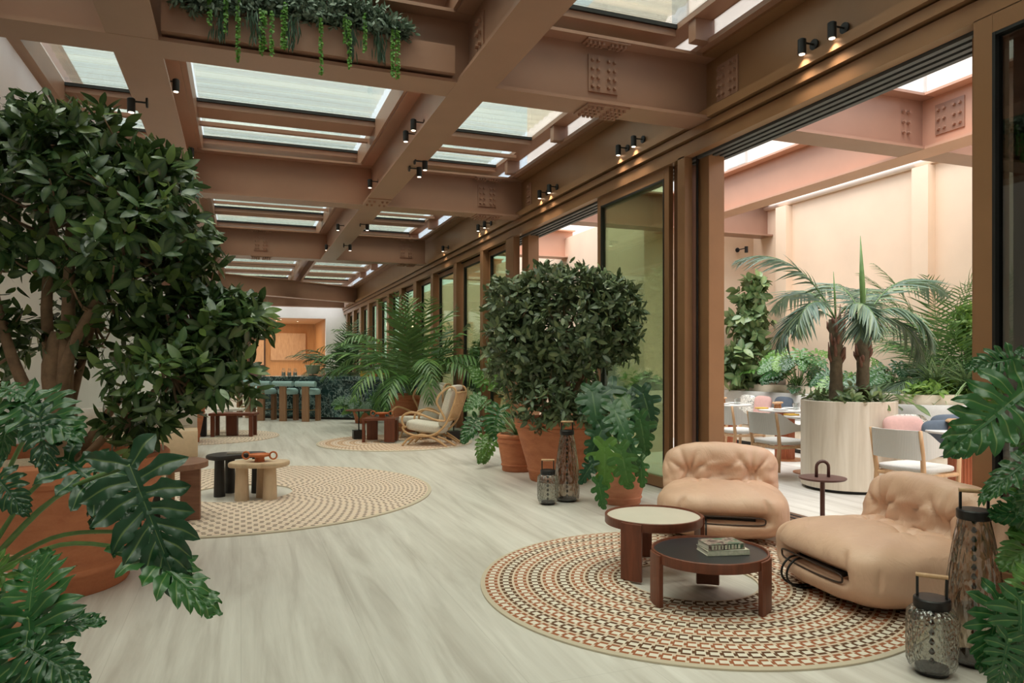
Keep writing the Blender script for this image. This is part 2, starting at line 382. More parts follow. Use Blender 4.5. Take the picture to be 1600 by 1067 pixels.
for i, (x, y) in enumerate(((1.6, 36.2), (1.3, 37.6), (1.75, 35.2), (2.6, 36.6))):
    t = thing('downlight', 'tiny glowing downlight in the timber ceiling beyond the bar, %s' % ('second from the opening', 'deepest in', 'nearest the opening', 'over the panelled wall')[i], 'ceiling light', (x, y, 3.5), 0, 'downlights in the timber room')
    MB().cyl((0, 0, -.03), (0, 0, 0), .05, n=10).build('rim', 'brass', t); MB().cyl((0, 0, -.035), (0, 0, -.028), .035, n=10).build('bulb', 'bulb', t)
l = bpy.data.lights.new('timber_room_light', 'AREA'); l.energy = 70; l.size = 3; l.color = (1, .8, .56); lo = bpy.data.objects.new('timber_room_light', l); COL.objects.link(lo); lo.location = (1.4, 37, 3.4)

# ---- roof beams: I sections
BZ0, BZ1 = 3.93, 4.58; FT = .03; FW = .36
def ibeam_y(x, y0, y1, mb, z0=BZ0, z1=BZ1, w=FW):
    mb.bb(x - w / 2, x + w / 2, y0, y1, z0, z0 + FT); mb.bb(x - w / 2, x + w / 2, y0, y1, z1 - FT, z1); mb.bb(x - .02, x + .02, y0, y1, z0 + FT, z1 - FT)
def ibeam_x(y, x0, x1, mb, z0=BZ0, z1=BZ1, w=FW):
    mb.bb(x0, x1, y - w / 2, y + w / 2, z0, z0 + FT); mb.bb(x0, x1, y - w / 2, y + w / 2, z1 - FT, z1); mb.bb(x0, x1, y - .02, y + .02, z0 + FT, z1 - FT)
XL, XM, XF = -.77, 1.97, 4.55
def struct_beam(n, fn, *a, mat='beam_paint', **k):
    mb = MB(); fn(*a, mb, **k); return struct('trim_%d' % n, mb, mat)
b1 = struct_beam(1, ibeam_x, 6.33, WX, 9.75)
b2 = struct_beam(2, ibeam_x, 11.6, WX, 9.75)
b3 = struct_beam(3, ibeam_x, 17.95, WX, 4.38)
b4 = MB(); ibeam_x(0, -4.0, 4.0, b4); b4 = struct('trim_4', b4, 'beam_paint'); b4.location = (1.0, 28.2, 0); b4.rotation_euler = (0, 0, .55); b4.scale.x = 1.05
b5 = struct_beam(5, ibeam_x, 33.2, WX, 4.38)
bl = struct_beam(6, ibeam_y, XL, -1, 34.2, z0=BZ0 + .002, z1=4.584)
bm_ = struct_beam(7, ibeam_y, XM, -1, 18.1, z0=BZ0 - .002, z1=4.584)
b0 = struct_beam(8, ibeam_x, 1.05, WX, 4.5)
def bolts(parent, c, ax, nu, nv, du, dv, pl=True, su=None, head=.02, length=.035):
    """plate with rows of bolts; ax: (u, v, normal)"""
    u, v, n = (Vector(a) for a in ax); c = Vector(c)
    if pl:
        w, h = nu * du + .02, nv * dv + .02
        R = Matrix((u, v, n)).transposed()
        MB().box(c + n * .008, (w, h, .016), ax=R).build('bolt_plate', 'beam_paint', parent)
    mb = MB()
    for i in range(nu):
        for j in range(nv):
            off = 0 if nu < 4 else (.025 if i >= nu / 2 else -.025)
            p = c + u * ((i - (nu - 1) / 2) * du * .85 + off) + v * ((j - (nv - 1) / 2) * dv)
            mb.cyl(p + n * .01, p + n * (.01 + length), head, head * .85, 6)
    mb.build('bolts', 'beam_paint', parent)
X_, Y_, Z_ = (1, 0, 0), (0, 1, 0), (0, 0, 1)
def web_splice(par, x, y):         # on the camera side of a cross beam
    bolts(par, (x, y - .02, 4.27), (X_, Z_, (0, -1, 0)), 4, 4, .075, .085)
    bolts(par, (x, y, 3.93), (X_, Y_, (0, 0, -1)), 8, 4, .055, .075)
    bolts(par, (x, y - .1, 4.55), (X_, Y_, (0, 0, -1)), 8, 2, .055, .06)
web_splice(b1, 3.32, 6.33); web_splice(b2, 3.9, 11.6); web_splice(b3, .45, 17.95); web_splice(b3, 3.9, 17.95)
web_splice(b2, 8.3, 11.6)
bolts(bm_, (XM - .02, 5.95, 4.25), (Y_, Z_, (-1, 0, 0)), 2, 4, .09, .1)
bolts(bm_, (XM, 11.15, 3.93), (X_, Y_, (0, 0, -1)), 4, 2, .085, .25)
bolts(b1, (7.3, 6.31, 4.27), (X_, Z_, (0, -1, 0)), 2, 3, .09, .12, False)

# ---- glazed lanterns on the beams
def lantern(n, x0, x1, y0, y1, bars, thin, sideglass=False, zg=4.84):
    fr = MB(); w = .07
    fr.bb(x0 - w, x0, y0, y1, 4.58, zg + .02)
    if not sideglass: fr.bb(x1, x1 + w, y0, y1, 4.58, zg + .02)
    else:
        fr.bb(x1, x1 + .22, y0, y1, zg - .03, zg + .03)
        fr.bb(x1 + .17, x1 + .25, y0, y1, 4.58, 4.63)
        k = y0 + .2
        for k in sideglass: fr.bb(x1 + .02, x1 + .24, k - .06, k + .06, 4.60, zg)
    fr.bb(x0, x1, y0, y0 + .1, 4.60, zg + .02); fr.bb(x0, x1, y1 - .1, y1, 4.60, zg + .02)
    w_ = struct('window_%d' % n, fr, 'beam_paint')
    for a, b in bars: MB().bb(x0, x1, a, b, zg - .09, zg + .01).build('glazing_bar', 'beam_paint', w_)
    for a, b in thin: MB().bb(x0, x1, a, b - .04, zg - .12, zg - .07).build('glazing_bar', 'beam_paint', w_)
    for a, b in bars: MB().bb(x0, x1, a - .028, a, zg - .02, zg + .02).build('gasket', 'black_slot', w_)
    MB().bb(x0, x1, y0 + .1, y1 - .1, zg + .02, zg + .03).build('pane', 'skylight_glass', w_)
    if sideglass: MB().bb(x1 + .2, x1 + .21, y0, y1, 4.63, zg - .03).build('side_pane', 'clear_glass', w_)
    # pleated sun shade over the glass
    sh = MB(); N = int((y1 - y0) / .06); vs = []
    for i in range(N + 1):
        y = y0 + (y1 - y0) * i / N; z = zg + .16 + .018 * math.cos(i * 2.1); vs += [(x0, y, z), (x1, y, z)]
    sh.add(vs, [(2 * i, 2 * i + 1, 2 * i + 3, 2 * i + 2) for i in range(N)]); sh.build('sun_shade', 'roof_shade', w_)
BARS = [(2.6, 3.0), (4.3, 4.7), (6.25, 6.68), (8.0, 8.4), (10.13, 10.57), (11.76, 12.2), (13.7, 14.1), (15.3, 15.7), (16.9, 17.3), (18.6, 19.0), (20.4, 20.8), (22.2, 22.6), (24, 24.4), (26, 26.4), (28, 28.4), (30, 30.4), (32, 32.4)]
THIN = [(10.76, 10.88), (12.4, 12.5), (14.3, 14.4), (15.95, 16.05), (19.3, 19.4), (21.2, 21.3), (23.2, 23.3), (25.2, 25.3), (27.2, 27.3)]
lantern(1, -2.0, -1.02, -1, 33, BARS, THIN)
lantern(2, -.53, 1.76, -1, 33, BARS, THIN)
lantern(3, 2.2, 4.12, -1, 33, BARS, THIN, sideglass=(.5, 2.2, 4.2, 6.0, 7.6, 9.4, 11.3, 13.0, 14.8, 16.6, 18.6, 20.6, 22.6, 24.6, 27))
e = MB(); e.bb(-2.25, -2.20, -1, 34.2, 4.78, 5.62); struct('trim_9', e, 'beam_paint')
e = MB(); e.bb(-2.20, -2.07, -1, 34.2, 4.84, 4.90); struct('ceiling', e, 'wall_white')
e = MB(); e.bb(-2.30, -2.25, -1, 34.2, 5.56, 5.62); e.bb(WX, WX + .05, -1, 34.2, 5.56, 5.62)
for i in range(18): e.bb(WX, -2.25, -1 + i * 2, -.94 + i * 2, 5.56, 5.62)
sw = struct('window_4', e, 'beam_paint'); MB().bb(WX, -2.25, -1, 34.2, 5.62, 5.63).build('pane', 'skylight_glass', sw)  # added glazed strip, out of view, lets daylight wash the left wall
e = MB(); e.bb(-1.02 + .07, -.53 - .07, -1, 34.2, 4.86, 4.9); e.bb(1.83, 2.13, -1, 34.2, 4.86, 4.9); struct('trim_10', e, 'beam_paint')

# ---- facade header and fascia beam
h = MB()
h.bb(4.50, 4.60, -1, 34.2, 3.68, 3.815); h.bb(4.46, 4.60, -1, 34.2, 3.835, 3.92); h.bb(4.42, 4.60, -1, 34.2, 3.94, 4.03); h.bb(4.54, 4.6, -1, 34.2, 3.8, 3.95)
h.bb(4.60, 4.98, -1, 34.2, 3.72, 3.95)
hd = struct('trim_11', h, 'bronze')
fb = MB(); fb.bb(4.53, 4.57, -1, 34.2, 4.03, 4.55); fb.bb(4.37, 4.73, -1, 34.2, 4.553, 4.587); fbm = struct('trim_12', fb, 'bronze')
bolts(fbm, (4.53, 5.95, 4.27), (Y_, Z_, (-1, 0, 0)), 4, 4, .075, .085)
bolts(fbm, (4.53, 11.2, 4.27), (Y_, Z_, (-1, 0, 0)), 2, 4, .075, .085)
tk = MB()
for i in range(4): tk.bb(4.62 + i * .09, 4.67 + i * .09, -1, 34.2, 3.66, 3.72)
tk.build('track', 'track_grey', hd)
MB().bb(4.60, 4.97, -1, 34.2, 3.705, 3.722).build('track_slot', 'black_slot', hd)
tf = MB(); tf.bb(4.55, 4.97, -1, 34, 0, .012); tf.build('floor_track', 'bronze_dark', hd)
tf = MB()
for i in range(4): tf.bb(4.60 + i * .09, 4.63 + i * .09, -1, 34, .012, .016)
tf.build('floor_track', 'black_slot', hd)

# ---- sliding doors: frame + pane + posts
def post(n, y0, y1, x0=4.5, x1=4.72, mat='bronze'):
    return struct('trim_%d' % n, MB().bb(x0, x1, y0, y1, 0, 3.70), mat, bevel=.006)
def slider(n, y0, y1, x0=4.56, x1=4.62, gl='door_glass', st=.1):
    f = MB(); f.bb(x0, x1, y0, y0 + st, 0, 3.69); f.bb(x0, x1, y1 - st, y1, 0, 3.69); f.bb(x0, x1, y0 + st, y1 - st, 0.014, .13); f.bb(x0, x1, y0 + st, y1 - st, 3.56, 3.69)
    d = struct('door_%d' % n, f, 'bronze', bevel=.004)
    g = MB(); g.bb(x0 - .004, x1 + .004, y0 + st, y0 + st + .02, .13, 3.56); g.bb(x0 - .004, x1 + .004, y1 - st - .02, y1 - st, .13, 3.56); g.bb(x0 + .0, x1, y0 + st, y1 - st, 3.54, 3.56)
    g.build('gasket', 'black_slot', d)
    MB().bb((x0 + x1) / 2 - .008, (x0 + x1) / 2 + .008, y0 + st, y1 - st, .13, 3.56).build('pane', gl, d)
    return d
slider(1, 7.03, 8.78, 4.54, 4.60)
slider(2, .4, 3.37, 4.50, 4.58, 'door_glass_dark', .13)
post(13, 6.66, 6.80, 4.5, 4.60); post(14, 6.60, 6.63, 4.62, 4.64, 'black_slot'); post(15, 6.45, 6.66, 4.66, 4.86); post(16, 6.84, 7.02, 4.60, 4.8, 'bronze_dark')
post(17, 3.38, 3.50, 4.66, 4.86)
post(18, 11.9, 12.3, 4.5, 4.62); post(19, 11.6, 11.9, 4.66, 4.86); slider(3, 12.3, 13.6, 4.62, 4.68)
post(20, 13.62, 13.8); slider(4, 13.8, 15.4, 4.62, 4.68); post(21, 15.5, 15.75); slider(5, 15.75, 17.5, 4.62, 4.68); post(22, 17.6, 17.85)
k = 23; yy = 17.9
while yy < 33.5:
    slider(k - 17 + 4, yy, yy + 1.5, 4.62, 4.68); post(k, yy + 1.52, yy + 1.9); k += 1; yy += 1.95
# curtains gathered behind the near sliding door
cu = MB(); vs = []; N = 150
for i in range(N + 1):
    y = 3.30 - i * .018; x = 4.78 + .05 * math.sin(i * 1.25) + .02 * math.sin(i * .37); vs += [(x, y, .03), (x, y, 3.66)]
cu.add(vs, [(2 * i, 2 * i + 1, 2 * i + 3, 2 * i + 2) for i in range(N)])
tag(cu.build('curtain', 'curtain_dark', smooth=True, fix=False), 'dark brown pleated curtain gathered behind the near glass door', 'curtain')

# ---- spotlights on beams
SPOT_W = 16
def spotlight(name_loc, side, label, grp='black spotlights on the roof beams'):
    t = thing('spotlight', label, 'spotlight', name_loc, 0, grp); s = Vector(side)
    MB().cyl(s * .135, s * .12, .045, n=16).build('wall_plate', 'lamp_black', t)
    MB().tube([s * .125, s * .02, Vector((0, 0, 0))], .008, 6).build('arm', 'lamp_black', t)
    c = MB(); c.cyl((0, 0, .02), (0, 0, -.1), .034, n=18); c.cyl((0, 0, .03), (0, 0, .02), .02, .034, 18); c.build('lamp_body', 'lamp_black', t, smooth='auto')
    MB().cyl((0, 0, -.101), (0, 0, -.104), .024, n=14).build('bulb', 'bulb', t)
    l = bpy.data.lights.new('spot', 'SPOT'); l.energy = SPOT_W; l.color = (1, .84, .66); l.spot_size = math.radians(115); l.spot_blend = 1; l.shadow_soft_size = .06
    lo = bpy.data.objects.new('spot', l); COL.objects.link(lo); lo.parent = t; lo.location = (0, 0, -.13); lo.rotation_euler = (0, 0, 0)
    return t
FAC = [(1253, 66, 'left one of the pair above the wide near opening'), (1300, 40, 'right one of the pair above the wide near opening'),
       (966, 230, 'left one of the pair above the tinted glass door'), (990, 216, 'right one of the pair above the tinted glass door'),
       (843, 300, 'left one of the pair above the second opening'), (858, 291, 'right one of the pair above the second opening'),
       (747, 353, 'left one of the pair just past the second cross beam'), (757, 348, 'right one of the pair just past the second cross beam'),
       (692, 386, 'single one beside the third cross beam')]
for px, py, s in FAC:
    spotlight(on_x(px, py, 4.39), X_, 'black spotlight on the fascia, ' + s)
for px, py, s in [(634, 208, 'lower of the pair nearest the camera'), (646, 190, 'upper of the pair nearest the camera'), (578, 283, 'single one before the second cross beam'),
                  (528, 352, 'single one past the second cross beam'), (510, 384, 'last one before the third cross beam')]:
    spotlight(on_x(px, py, 1.83), X_, 'black spotlight left of the middle beam, ' + s)
for px, py, s in [(664, 253, 'upper of a pair'), (655, 264, 'lower of a pair'), (574, 351, 'single one farther on'), (547, 384, 'farthest one')]:
    spotlight(on_x(px, py, 2.12), (-1, 0, 0), 'black spotlight right of the middle beam, ' + s)
for px, py, s in [(275, 128, 'nearest the hanging planter'), (299, 234, 'second along'), (321, 336, 'third along')]:
    spotlight(on_x(px, py, -.62), (-1, 0, 0), 'black spotlight right of the left beam, ' + s)
spotlight(on_x(205, 158, -.92), X_, 'black spotlight on the left beam above the big ficus')

# ================================================================ terrace shell
TW = MB(); TW.bb(9.75, 10.0, -1, 12.2, 0, 4.5)
tw = struct('wall_terrace', TW, 'stucco')
for i, y in enumerate((1.5, 4.6, 7.9, 10.9)):
    MB().bb(9.6, 9.76, y, y + .28, 0, 4.42).build('pilaster', 'stucco', tw)
MB().tube([(9.7, -1, 4.5), (9.7, 12.4, 4.5)], .06, 10).build('coping', 'stucco_pale', tw, smooth=True)
struct('wall_terrace_end', MB().bb(7.2, 10.0, 12.0, 12.2, 0, 4.5), 'stucco')
struct('wall_terrace_far', MB().bb(7.2, 7.4, 12.2, 34, 0, 4.4), 'stucco')
tb = struct_beam(41, ibeam_y, 7.6, 1.0, 12.0, mat='terrace_paint', z0=BZ0 - .002, z1=4.584)

tb3 = MB(); ibeam_x(15.6, 4.73, 7.4, tb3); ibeam_x(20.6, 4.73, 7.4, tb3); struct('trim_43', tb3, 'terrace_paint')
bolts(tb, (7.62, 5.95, 4.27), (Y_, Z_, (-1, 0, 0)), 4, 3, .085, .11)
bolts(tb, (7.58, 5.95, 4.27), (Y_, Z_, (-1, 0, 0)), 4, 3, .085, .11)
for o_ in (b1, b2):
    pass
# the tall neighbouring building above the terrace
nb = MB(); nb.bb(16, 17, -4, 40, 0, 19); nbo = struct('wall_neighbour', nb, 'stucco_pale')
for j in range(4):
    for i in range(9):
        y = 3 + i * 3.4; z = 5.2 + j * 3.0
        wn = MB(); wn.bb(15.9, 16.02, y, y + 1.0, z, z + 1.9)
        wo = wn.build('shutter', 'shutter', nbo)
t = thing('spotlight', 'small dark spotlight on the terrace end wall beam', 'spotlight', (9.35, 11.72, 3.72), 0)
MB().cyl((0, 0, .03), (0, 0, -.09), .034, n=14).build('lamp_body', 'lamp_black', t); MB().tube([(0, 0, 0), (0, .14, 0), (0, .27, 0)], .01, 6).build('arm', 'lamp_black', t); MB().cyl((0, .26, 0), (0, .285, 0), .045, n=16).build('wall_plate', 'lamp_black', t)
# ================================================================ rugs
def rug(x, y, r0, r1, mat, label, grp=None):
    t = MB().lathe([(r0, .001), (r0, .012), (r1 - .01, .014), (r1, .010), (r1, .001)], n=128, close=True)
    return tag(t.build('round_rug', mat, loc=(x, y, 0), smooth='auto'), label, 'rug', 'round rugs' if grp else None)
rug(2.80, 4.06, .42, 1.40, 'rug_link', 'large round rug of terracotta and brown linked rings under the leather chairs')
rug(0.0, 8.55, .55, 2.10, 'rug_dash', 'large round cream rug of dark dashes under the black and tan tripod tables')
rug(2.65, 13.1, .30, 1.40, 'rug_tan', 'round tan rug under the pair of rattan armchairs')
rug(-.72, 15.3, .30, 1.45, 'rug_dash', 'round rug under the dark wooden bench at the far left')

# ================================================================ coffee tables with arc legs
def arc_leg(r, a, w, h, th=.028):
    da = w / r / 2
    return MB().lathe([(r - th, 0), (r, 0), (r, h), (r - th, h)], n=8, a0=a - da, a1=a + da, close=True)
def coffee_table(loc, rz, r, h, top, legs, legw, label, rim=.06):
    t = thing('coffee_table', label, 'coffee table', loc, rz)
    MB().lathe([(r - .025, h - rim), (r - .003, h - rim), (r, h - rim + .004), (r, h - .003), (r - .003, h), (r - .012, h), (r - .016, h - .012), (r - .025, h - .014)], n=72, close=True).build('rim', 'walnut_red', t, smooth='auto')
    MB().lathe([(0, h - .04), (r - .022, h - .04), (r - .017, h - .012), (0, h - .010)], n=72).build('tabletop', top, t, smooth='auto')
    for a in legs: arc_leg(r + .012, a, legw, h - .008).build('leg', 'walnut_red', t, smooth='auto', bevel=.003)
    return t
def ang(px_r, px_f):   # angle in the room of an offset given to the camera's right and away
    v = CAMR * px_r + CAMF * px_f; return math.atan2(v.y, v.x)
coffee_table((2.69, 4.36, .014), 0, .335, .385, 'table_white', [ang(-.20, -.27), ang(-.02, .33), ang(.335, .02)], .155, 'taller round coffee table with a pale top and dark reddish wood rim')
coffee_table((2.65, 3.66, .014), 0, .345, .315, 'table_dark_top', [ang(-.34, -.06), ang(.27, -.22), ang(.08, .335)], .15, 'lower round coffee table with a near-black top carrying two books')
def book(w, d, h, loc, rz, cover, label):
    t = thing('book', label, 'book', loc, rz, 'books on the low dark coffee table')
    MB().box((0, 0, h / 2), (w - .008, d - .006, h - .006)).build('pages', 'paper', t)
    c = MB(); c.box((0, 0, .0015), (w, d, .003)); c.box((0, 0, h - .0015), (w, d, .003)); c.box((0, -d / 2 + .0015, h / 2), (w, .003, h)); c.build('cover', cover, t)
    return t
def cover_mat(name, c0, c1, c2):
    t = NT(name); v = t.coord((1, 1, 1)); n = t.noise(v, 18, 2); t.base(t.ramp(n, [(.4, lin(c0)), (.5, lin(c1)), (.6, lin(c2))])); t.set(Roughness=.4); M[name] = t.m
cover_mat('cover_dark', (60, 44, 44), (170, 150, 140), (84, 110, 90)); cover_mat('cover_pale', (222, 220, 200), (206, 206, 184), (228, 224, 208))
book(.26, .17, .030, (2.70, 3.60, .319), -.22, 'cover_pale', 'pale cream book lying under a darker one on the low table')
bk = book(.23, .15, .034, (2.69, 3.605, .350), -.16, 'cover_dark', 'dark-covered book on top of the pale book on the low table')
sb = MB()
for i in range(9): sb.box((-.09 + i * .021, -.0765, .017), (.008 if i % 2 else .013, .0012, .024))
sb.build('spine_blocks', 'cover_pale', bk)
# ================================================================ leather lounge chairs
def sgn(x, p): return math.copysign(abs(x) ** p, x)
def cushion(dims, c, e1, e2, defs, nu=120, nv=72, R=None, post=None):
    mb = MB(); vs = []
    for j in range(nv + 1):
        ph = -PI / 2 + PI * j / nv
        for i in range(nu):
            th = 2 * PI * i / nu
            p = Vector((sgn(math.cos(ph), e1) * sgn(math.cos(th), e2), sgn(math.cos(ph), e1) * sgn(math.sin(th), e2), sgn(math.sin(ph), e1)))
            n = Vector((sgn(math.cos(ph), 2 - e1) * sgn(math.cos(th), 2 - e2) / dims[0], sgn(math.cos(ph), 2 - e1) * sgn(math.sin(th), 2 - e2) / dims[1], sgn(math.sin(ph), 2 - e1) / dims[2]))
            n = n.normalized() if n.length > 1e-8 else Vector((0, 0, 1))
            q = Vector((p.x * dims[0], p.y * dims[1], p.z * dims[2])); q0 = q.copy()
            for d in defs: q = q + n * d(q0, n)
            if post: q = post(q)
            if R: q = R @ q
            vs.append(q + Vector(c))
    fs = [(j * nu + i, j * nu + (i + 1) % nu, (j + 1) * nu + (i + 1) % nu, (j + 1) * nu + i) for j in range(nv) for i in range(nu)]
    mb.add(vs, fs); return mb
def tuft(p, depth=.06, s=.07, rays=7, ramp=.012, ph0=0, reach=.17, ax=(0, 2)):
    p = Vector(p)
    def f(q, n):
        d = q - p; r = d.length
        if r > .5: return 0
        a = math.atan2(d[ax[1]], d[ax[0]])
        w = abs(math.cos(a * rays / 2 + ph0)) ** 6
        return -depth * math.exp(-(r / s) ** 2) - ramp * w * math.exp(-(r / reach) ** 2) * min(1, r / .03)
    return f
def crease(p0, p1, depth=.014, wd=.012):
    p0, p1 = Vector(p0), Vector(p1); L = (p1 - p0); l2 = L.length_squared
    def f(q, n):
        t = max(0, min(1, (q - p0).dot(L) / l2)); d = (q - p0 - L * t).length
        return -depth * math.exp(-(d / wd) ** 2) * (1 - abs(2 * t - 1) ** 3)
    return f
def wob(q, n): return .008 * math.sin(q.x * 9 + q.z * 7) * math.cos(q.y * 8 + 1) + .003 * math.sin(q.x * 31 + q.y * 17) * math.sin(q.z * 23 + q.x * 11)
def lounge_chair(label, loc, rz):
    """front of the chair faces -Y"""
    t = thing('lounge_chair', label, 'armchair', loc, rz)
    def slot(q, n):
        if q.y > -.25: return 0
        x = abs(q.x); k = 1 if x < .30 else math.exp(-((x - .30) / .05) ** 2)
        return -.13 * k * math.exp(-((q.z + .015 - .0 * x) / .032) ** 2) - .02 * k * math.exp(-((q.z + .015) / .09) ** 2)
    defs = [slot, wob,
            tuft((-.17, .08, .21), .06, .06, 7, .022, 0, .15, (0, 1)), tuft((.17, .08, .21), .06, .06, 7, .022, 1, .15, (0, 1)), tuft((0, .28, .21), .05, .08, 7, .012, 1, .16, (0, 1)),
            crease((-.50, -.36, -.17), (-.50, -.36, .10), .03, .014), crease((.50, -.36, -.17), (.50, -.36, .10), .03, .014),
            crease((-.36, -.50, -.02), (-.30, -.44, .2), .02, .02), crease((.36, -.50, -.02), (.30, -.44, .2), .02, .02),
            crease((0, -.49, .02), (0, -.30, .20), .006, .008), crease((-.52, .0, -.12), (-.50, .0, .12), .010, .03), crease((.52, .0, -.12), (.50, .0, .12), .010, .03),
            crease((.18, -.46, .06), (.24, -.30, .2), .012, .014), crease((-.18, -.46, .06), (-.24, -.30, .2), .012, .014),
            crease((-.32, -.49, -.2), (-.32, -.5, -.04), .012, .02), crease((.32, -.49, -.2), (.32, -.5, -.04), .012, .02)]
    def seatpost(q):
        # seat drops towards the back
        return Vector((q.x, q.y, q.z + (.02 if q.z > 0 else 0) - (.05 * max(0, q.y + .1) if q.z > 0 else 0)))
    seat_ = cushion((.525, .51, .212), (0, -.01, .212), .70, .52, defs, 200, 120, None, seatpost).build('seat', 'leather', t, smooth=True)
    bd = [wob]
    for x in (-.27, 0, .27): bd.append(tuft((x, -.17, .0), .10, .058, 9, .045, x * 9, .16))
    for x in (-.16, .16): bd.append(tuft((x, -.17, -.17), .07, .055, 8, .036, x * 9, .13))
    for x in (-.27, 0, .27): bd.append(crease((x, -.18, .0), (x * 1.1, -.10, .24), .012, .012))
    for sx in (-1, 1):
        bd += [crease((sx * .50, -.12, .12), (sx * .42, -.16, -.02), .014, .018), crease((sx * .52, -.08, -.05), (sx * .38, -.18, -.08), .014, .016), crease((sx * .5, .0, -.2), (sx * .5, .0, .2), .02, .03)]
    Rm = Matrix.Rotation(math.radians(-14), 3, 'X')
    cushion((.50, .20, .285), (0, .38, .425), .55, .55, bd, 200, 120, Rm).build('backrest', 'leather', t, smooth=True)
    # strap opening and bent metal clip
    MB().box((0, -.385, .19), (.48, .05, .03)).build('strap_recess', 'black_slot', seat_)
    lip = spline([(-.28, -.478, .222), (-.1, -.487, .227), (.1, -.487, .227), (.28, -.478, .222), (.31, -.470, .197), (.28, -.472, .170), (.1, -.484, .165), (-.1, -.484, .165), (-.28, -.472, .170), (-.31, -.470, .197)], 5, True)
    MB().tube(lip, .006, 6, True).build('piping', 'leather_edge', seat_, smooth=True)
    for x in (-.20, -.14):
        MB().tube(spline([(x, -.40, .20), (x, -.48, .19), (x, -.535, .13), (x, -.53, .06), (x, -.45, .012), (x, -.3, .008)], 6), .007, 8).build('metal_clip', 'black_metal', seat_, smooth=True)
    return t
lounge_chair('tan tufted leather lounge chair beside the tinted glass door, facing the camera', (3.83, 5.12, .015), math.atan2(-.58, .81) + .02)
lounge_chair('tan tufted leather lounge chair seen from its side beside the tall smoked lantern', (3.74, 3.43, .015), -PI / 2 - .17)

def disc_side_table(loc, r, h, label, handle=True, mat='maroon_metal', foot=True):
    t = thing('side_table', label, 'side table', loc)
    MB().lathe([(0, h - .018), (r - .01, h - .018), (r, h - .010), (r, h - .002), (r - .01, h), (0, h)], n=48).build('tabletop', mat, t, smooth='auto')
    MB().cyl((0, 0, .02), (0, 0, h - .018), .019, n=16).build('pole', mat, t, smooth='auto')
    if foot: MB().lathe([(0, 0), (.13, 0), (.135, .008), (.12, .022), (0, .024)], n=32).build('base', mat, t, smooth='auto')
    if handle:
        v = CAMR * .05
        pts = [-v, -v + Vector((0, 0, .08))] + [Vector((0, 0, .08)) - v * math.cos(a) + Vector((0, 0, .05 * math.sin(a))) for a in [PI * i / 8 for i in range(1, 8)]] + [v + Vector((0, 0, .08)), v]
        MB().tube([p + Vector((0, 0, h)) for p in pts], .0135, 10).build('handle', mat, t, smooth=True)
    return t
disc_side_table((4.48, 4.66, .012), .185, .50, 'small round maroon metal side table with an arched handle between the leather chairs')

# ================================================================ lanterns
def lantern_lamp(name, loc, prof, h, neck, label, gl, rz=0, grp='glass lanterns'):
    t = thing(name, label, 'lantern', loc, rz, grp)
    MB().lathe([(0, 0), (prof[0][0] * .8, 0), (prof[0][0] * .84, .008), (prof[0][0] * .84, .032), (0, .034)], n=36).build('base', 'black_metal', t, smooth='auto')
    MB().lathe(prof, n=48).build('glass_shade', gl, t, smooth=True)
    zt = prof[-1][1]; r = prof[-1][0]
    capo = MB().lathe([(0, zt - .006), (r + .004, zt - .006), (r + .008, zt), (r + .008, zt + .036), (r + .003, zt + .042), (0, zt + .044)], n=36).build('cap', 'black_metal', t, smooth='auto')
    hh = neck
    for s in (-1, 1): MB().box((s * r * .85, 0, zt + .04 + hh / 2), (.012, .018, hh)).build('handle_post', 'black_metal', capo, bevel=.002)
    MB().cyl((-r * .95, 0, zt + .04 + hh), (r * .95, 0, zt + .04 + hh), .011, n=12).build('handle', 'oak', capo, smooth='auto')
    pl = MB(); z = .04
    while z < zt - .01:
        pl.cyl((0, 0, z), (0, 0, z + .012), .006, .014, 8); pl.cyl((0, 0, z + .012), (0, 0, z + .03), .014, .005, 8); z += .045
    pl.build('inner_stem', 'black_metal', t, smooth=True)
    return t
tallp = [(.118, .02), (.128, .04), (.132, .12), (.130, .25), (.120, .38), (.104, .50), (.088, .60), (.074, .67), (.068, .70)]
shortp = [(.085, .02), (.098, .035), (.108, .06), (.110, .12), (.110, .25), (.106, .285), (.088, .305), (.070, .312)]
rzc = -YAW
lantern_lamp('lantern', at(1522, 1034, 3.50).xy[:] + (0,), tallp, .70, .09, 'tall smoked glass lantern beside the leather chair seen side on', 'smoke_glass', rzc - .4)
lantern_lamp('lantern', at(1456, 1050, 3.38).xy[:] + (0,), shortp, .31, .10, 'short ribbed glass lantern standing before the near leather chair', 'knit_glass', rzc - .5)
lantern_lamp('lantern', at(886, 780, 7.60).xy[:] + (0,), tallp, .70, .09, 'tall smoked glass lantern in front of the clipped ficus pot', 'smoke_glass', rzc)
lantern_lamp('lantern', at(856, 786, 7.42).xy[:] + (0,), shortp, .31, .10, 'short ribbed glass lantern in front of the clipped ficus pot', 'knit_glass', rzc)

